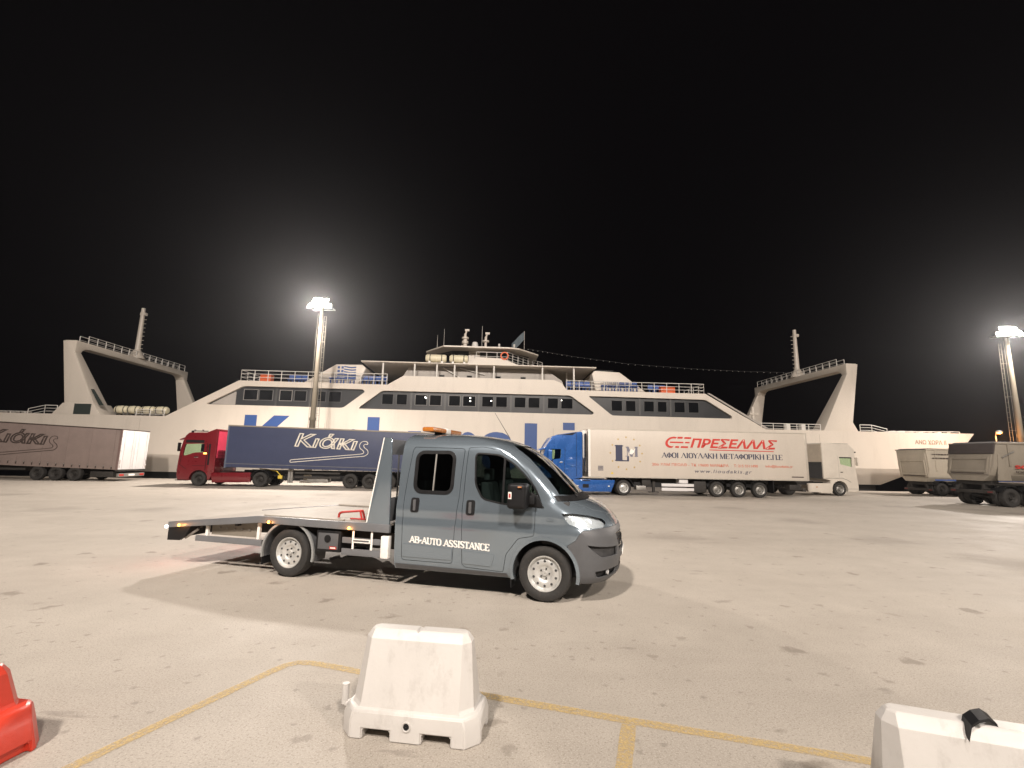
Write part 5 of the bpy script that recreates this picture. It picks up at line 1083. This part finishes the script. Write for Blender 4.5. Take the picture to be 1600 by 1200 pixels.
# red wheel stop on the deck
MB().path([(-3.42, -.66, .89), (-3.41, -.66, .955), (-3.36, -.66, .975), (-3.02, -.62, 1.01), (-3.02, -.55, .89)], .018, 8).path([(-3.06, -.62, 1.0), (-2.96, -.72, .89)], .016, 8).box(-3.16, -2.90, -.74, -.70, .886, .905).build('wheel_stop', 'red', V, smooth=40)
# rear mudguard, ramp tail, guard rails
for sg in (-1, 1):
    a, b = sorted((sg * 1.03, sg * .72)); prism('rear_mudguard', sector(-4.04, .362, .475, -12, 190, 26) + sector(-4.04, .362, .455, 190, -12, 26), a, b, 'bumper', V)
    c = sorted((sg * 1.035, sg * 1.0)); mb = MB().prism(sector(-4.04, .362, .482, -12, 190, 26) + sector(-4.04, .362, .450, 190, -12, 26), *c); mb.build('mudguard_edge', P('mudguard_grey', (.30, .31, .31), .45, .3), V)
    c = sorted((sg * 1.0, sg * .70)); box('mud_flap', -4.53, -4.515, *c, .16, .40, 'black', V)
    c = sorted((sg * 1.03, sg * .99)); prism('rear_side_guard', [(-5.84, .438), (-5.84, .526), (-4.53, .528), (-4.53, .433)], *c, 'greybed', V, bevel=.006)
    for x in (-5.66, -4.64): box('guard_upright', x - .025, x + .025, *sorted((sg * .99, sg * .95)), .45, .79 - max(0, -4.6 - x) * .1, 'decal', V)
    for z0, z1 in ((.578, .660), (.405, .500)): box('front_side_guard', -3.08, -2.43, *sorted((sg * 1.03, sg * 1.0)), z0, z1, 'greybed', V, .006)
    for x in (-2.89, -2.58): box('guard_upright', x - .016, x + .016, *sorted((sg * 1.038, sg * 1.031)), .50, .765, 'decal', V)
    box('guard_post', -2.425, -2.30, *sorted((sg * 1.045, sg * .95)), .40, .715, 'decal', V, .012)
    for i in range(5): MB().tube((-5.45 + i * .15, sg * .94, .715 - .06), (-5.45 + i * .15, sg * .955, .715 - .06), .012, n=6).build('bolt', 'steel', V)
    prism('tail_web', [(-5.62, .54), (-4.66, .54), (-4.66, .77), (-5.62, .69)], *sorted((sg * .93, sg * .915)), P('dull_rail', (.26, .23, .19), .5, .3), V)
    prism('ramp_cheek', [(-6.41, .42), (-6.41, .64), (-6.28, .66), (-5.95, .66), (-6.05, .50), (-6.15, .43)], *sorted((sg * 1.04, sg * 1.0)), 'black', V)
    mbx = box('marker_lamp_base', -4.44, -4.34, *sorted((sg * 1.06, sg * 1.055)), .785, .835, 'black', V)
    for x, z in ((-4.39, .815), (-2.95, .802), (-6.16, .675)): MB().lathe([(.004, -.018), (.018, -.016), (.024, 0), (.02, .006)], 14, 'y', (0, 0, 0)).build('marker_lamp', 'mark_amber', V, smooth=40).matrix_local = Matrix.Translation((x, sg * 1.068, z)) @ Matrix.Rotation(0 if sg < 0 else math.pi, 4, 'Z')
    MB().lathe([(.004, -.03), (.02, -.025), (.026, 0), (.02, .01)], 12, 'y').build('outline_lamp', 'mark_white', V, smooth=40).matrix_local = Matrix.Translation((-6.45, sg * 1.04, .635)) @ Matrix.Rotation(0 if sg < 0 else math.pi, 4, 'Z')
    MB().tube((-6.41, sg * 1.02, .63), (-6.45, sg * 1.03, .635), .012).build('lamp_arm', 'black', V)
    tlm = box('tail_lamp', -6.425, -6.41, *sorted((sg * .98, sg * .66)), .50, .60, 'mark_red', V, .01)
    L = bpy.data.lights.new('tail', 'POINT'); L.energy = 3.2; L.color = (1, .05, .05); L.shadow_soft_size = .06; lo = bpy.data.objects.new('tail_light', L); link(lo, V); lo.location = (-6.52, sg * .82, .55)
    MB().path([(-6.12, sg * .96, .46), (-5.86, sg * .96, .62)], .022, 6).build('ramp_strut', 'steel', V)
    for x, z in ((-4.39, .79), (-2.95, .775), (-6.16, .66)):
        if sg < 0: L = bpy.data.lights.new('amber', 'POINT'); L.energy = .9; L.color = (1, .38, .08); L.shadow_soft_size = .02; lo = bpy.data.objects.new('marker_light', L); link(lo, V); lo.location = (x, -1.12, z)
tbx = box('toolbox', -3.53, -3.10, -1.035, -.62, .43, .742, 'black', V, .025); MB().box(-3.49, -3.14, -1.042, -1.036, .47, .705).build('toolbox_lid', 'bumper', tbx, bevel=.012)
MB().prism(sector(-3.32, .625, .055, 200, 520, 12) , -1.052, -1.043).build('toolbox_lock', 'black', tbx); box('toolbox_sticker', -3.28, -3.16, -1.0465, -1.0425, .475, .515, 'red', tbx); box('sticker_stripe', -3.265, -3.175, -1.0485, -1.0468, .487, .503, 'decal', tbx)
box('info_plate', -2.90, -2.60, -1.0445, -1.0395, .595, .650, 'decal', V); box('plate_print', -2.88, -2.62, -1.0475, -1.046, .612, .634, 'bumper', V)
box('rear_beam', -6.40, -6.33, -YB + .05, YB - .05, .44, .62, 'chassis', V, .01); box('fuel_tank', -3.5, -2.5, -.2, .35, .36, .6, 'chassis', V, .05)
MB().box(-3.6, -2.6, .62, 1.0, .40, .70).build('battery_locker', 'black', V, bevel=.02)
MB().tube((-4.9, 0, .5), (-2.2, 0, .42), .045, n=8).build('drive_shaft', 'chassis', V)

# ================================================================ WATER-FILLED PLASTIC BARRIERS
def plan(x0, x1, y0, y1, c): return [(x0 + c, y0), (x1 - c, y0), (x1, y0 + c), (x1, y1 - c), (x1 - c, y1), (x0 + c, y1), (x0, y1 - c), (x0, y0 + c)]
def loft(secs):
    v = []; f = []; n = len(secs[0][0])
    for pl, z in secs: v += [(x, y, z) for x, y in pl]
    for j in range(len(secs) - 1): f += [(j * n + i, j * n + (i + 1) % n, (j + 1) * n + (i + 1) % n, (j + 1) * n + i) for i in range(n)]
    f += [tuple(range(n - 1, -1, -1)), tuple((len(secs) - 1) * n + i for i in range(n))]
    return MB().add(v, f)
def barrier(loc, yaw, label, mat, hbase=.185, lug=True, plug=True, top=.643, flare=0., group='plastic road barriers'):
    t = empty('plastic_barrier', loc, yaw, label, 'road barrier', group)
    D = .44
    me = tmp(loft([(plan(-.085, .885, 0, D, .09), 0), (plan(-.085 + flare * .6, .885 - flare * .6, flare * .3, D - flare * .3, .09), hbase * .62), (plan(-.07 + flare, .87 - flare, .005 + flare * .4, D - .005 - flare * .4, .09 - flare * .3), hbase * .92), (plan(-.05 + flare, .85 - flare, .02 + flare * .4, D - .02 - flare * .4, .085 - flare * .3), hbase)]))
    for x0, x1 in ((.09, .285), (.50, .70)): me = boolean(me, tmp(MB().box(x0, x1, -.1, D + .1, -.05, .066)))
    for y0, y1 in ((.12, .32),): me = boolean(me, tmp(MB().box(-.3, -.045, y0, y1, -.05, .06))); me = boolean(me, tmp(MB().box(.845, 1.2, y0, y1, -.05, .06)))
    me = boolean(me, tmp(MB().prism([(.83, .0), (.90, .075), (.92, .075), (.95, -.02)], -.02, .045, 'z')))
    bm = bmesh.new(); bm.from_mesh(me); bmesh.ops.bevel(bm, geom=[e for e in bm.edges if e.is_manifold and e.calc_face_angle(0) > R(30)], offset=.008, segments=2, affect='EDGES', clamp_overlap=True); bm.to_mesh(me); bm.free()
    b = obj('base', me, mat, t, 40)
    me = tmp(loft([(plan(-.04 + flare * 1.7, .84 - flare * 1.7, .03 + flare * .6, D - .03 - flare * .6, .08 - flare * .4), hbase - .01), (plan(-.025 + flare * 1.7, .825 - flare * 1.7, .035 + flare * .6, D - .035 - flare * .6, .085 - flare * .4), hbase + .02), (plan(.015 + flare * 1.5, .785 - flare * 1.5, .125, D - .125, .055), top - .055), (plan(.045 + flare * 1.5, .755 - flare * 1.5, .165, D - .165, .03), top - .008), (plan(.055 + flare * 1.5, .745 - flare * 1.5, .175, D - .175, .03), top)]))
    me = boolean(me, tmp(MB().tube((.40, .0, top), (.40, D, top), .014, n=8)))
    bm = bmesh.new(); bm.from_mesh(me); bmesh.ops.bevel(bm, geom=[e for e in bm.edges if e.is_manifold and e.calc_face_angle(0) > R(14)], offset=.008, segments=3, affect='EDGES', clamp_overlap=True); bm.to_mesh(me); bm.free()
    u = obj('upper_body', me, mat, t, 14)
    if plug:
        MB().lathe([(.003, -.002), (.021, -.004), (.024, -.009), (.030, -.009), (.032, .006)], 20, 'y', (.40, .0, .105)).build('drain_collar', mat, b, smooth=40)
        MB().lathe([(.002, -.006), (.019, -.006), (.022, .002)], 20, 'y', (.40, -.001, .105)).build('drain_plug', 'black', b, smooth=40)
    if lug:
        MB().path([(-.07, .22, .115), (-.135, .20, .115), (-.135, .20, .245)], .026, 10).build('coupling_lug', mat, t, smooth=50)
    return t, u
FL = Vector((-1.048, 3.501, 0))
barrier(FL + Vector((math.cos(R(-8.31)), math.sin(R(-8.31)), 0)) * .0, -8.31, 'white plastic barrier standing on the yellow line before the tow truck', 'barrier')
o2 = Vector((1.97, 2.70, 0)); yw = -20; d2 = Matrix.Rotation(R(yw), 3, 'Z') @ Vector((.05, .25, 0))
t2, u2 = barrier(o2 - d2, yw, 'white plastic barrier with a black strap, cut off at the bottom right corner', 'barrier')
sp_ = MB(); tp_ = [(.34, .135, .60), (.36, .15, .655), (.40, .17, .675), (.45, .20, .678), (.485, .215, .655), (.49, .20, .62)]
for a, b in zip(tp_, tp_[1:]):
    sp_.add([(a[0], a[1] - .03, a[2]), (a[0], a[1] + .05, a[2] + .012), (b[0], b[1] + .05, b[2] + .012), (b[0], b[1] - .03, b[2]), (a[0], a[1] - .03, a[2] - .012), (a[0], a[1] + .05, a[2]), (b[0], b[1] + .05, b[2]), (b[0], b[1] - .03, b[2] - .012)], [(0, 1, 2, 3), (7, 6, 5, 4), (0, 4, 5, 1), (1, 5, 6, 2), (2, 6, 7, 3), (3, 7, 4, 0)])
sp_.build('strap', 'black', t2, smooth=40)
d3 = Matrix.Rotation(R(-8), 3, 'Z') @ Vector((.885, .35, 0))
barrier(Vector((-2.945, 3.31, 0)) - d3, -8, 'red plastic barrier cut off at the bottom left corner', 'barrier_red', hbase=.26, lug=False, top=.52, flare=.06)

# ================================================================ haze volume added to give the lamps a halo in place of lens glare
if HAZE:
    hz = MB().box(-110, 110, -60, 110, -5.2, 30).build('haze', None); tag(hz, 'thin haze volume added over the quay for the lamp halos', kind='stuff')
    m = bpy.data.materials.new('halo_haze'); m.use_nodes = True; n = m.node_tree.nodes; n.remove(n['Principled BSDF'])
    v = n.new('ShaderNodeVolumePrincipled'); v.inputs['Color'].default_value = (.85, .87, .92, 1); v.inputs['Density'].default_value = HAZE; v.inputs['Anisotropy'].default_value = .82
    m.node_tree.links.new(v.outputs[0], n['Material Output'].inputs['Volume']); hz.data.materials.append(m)
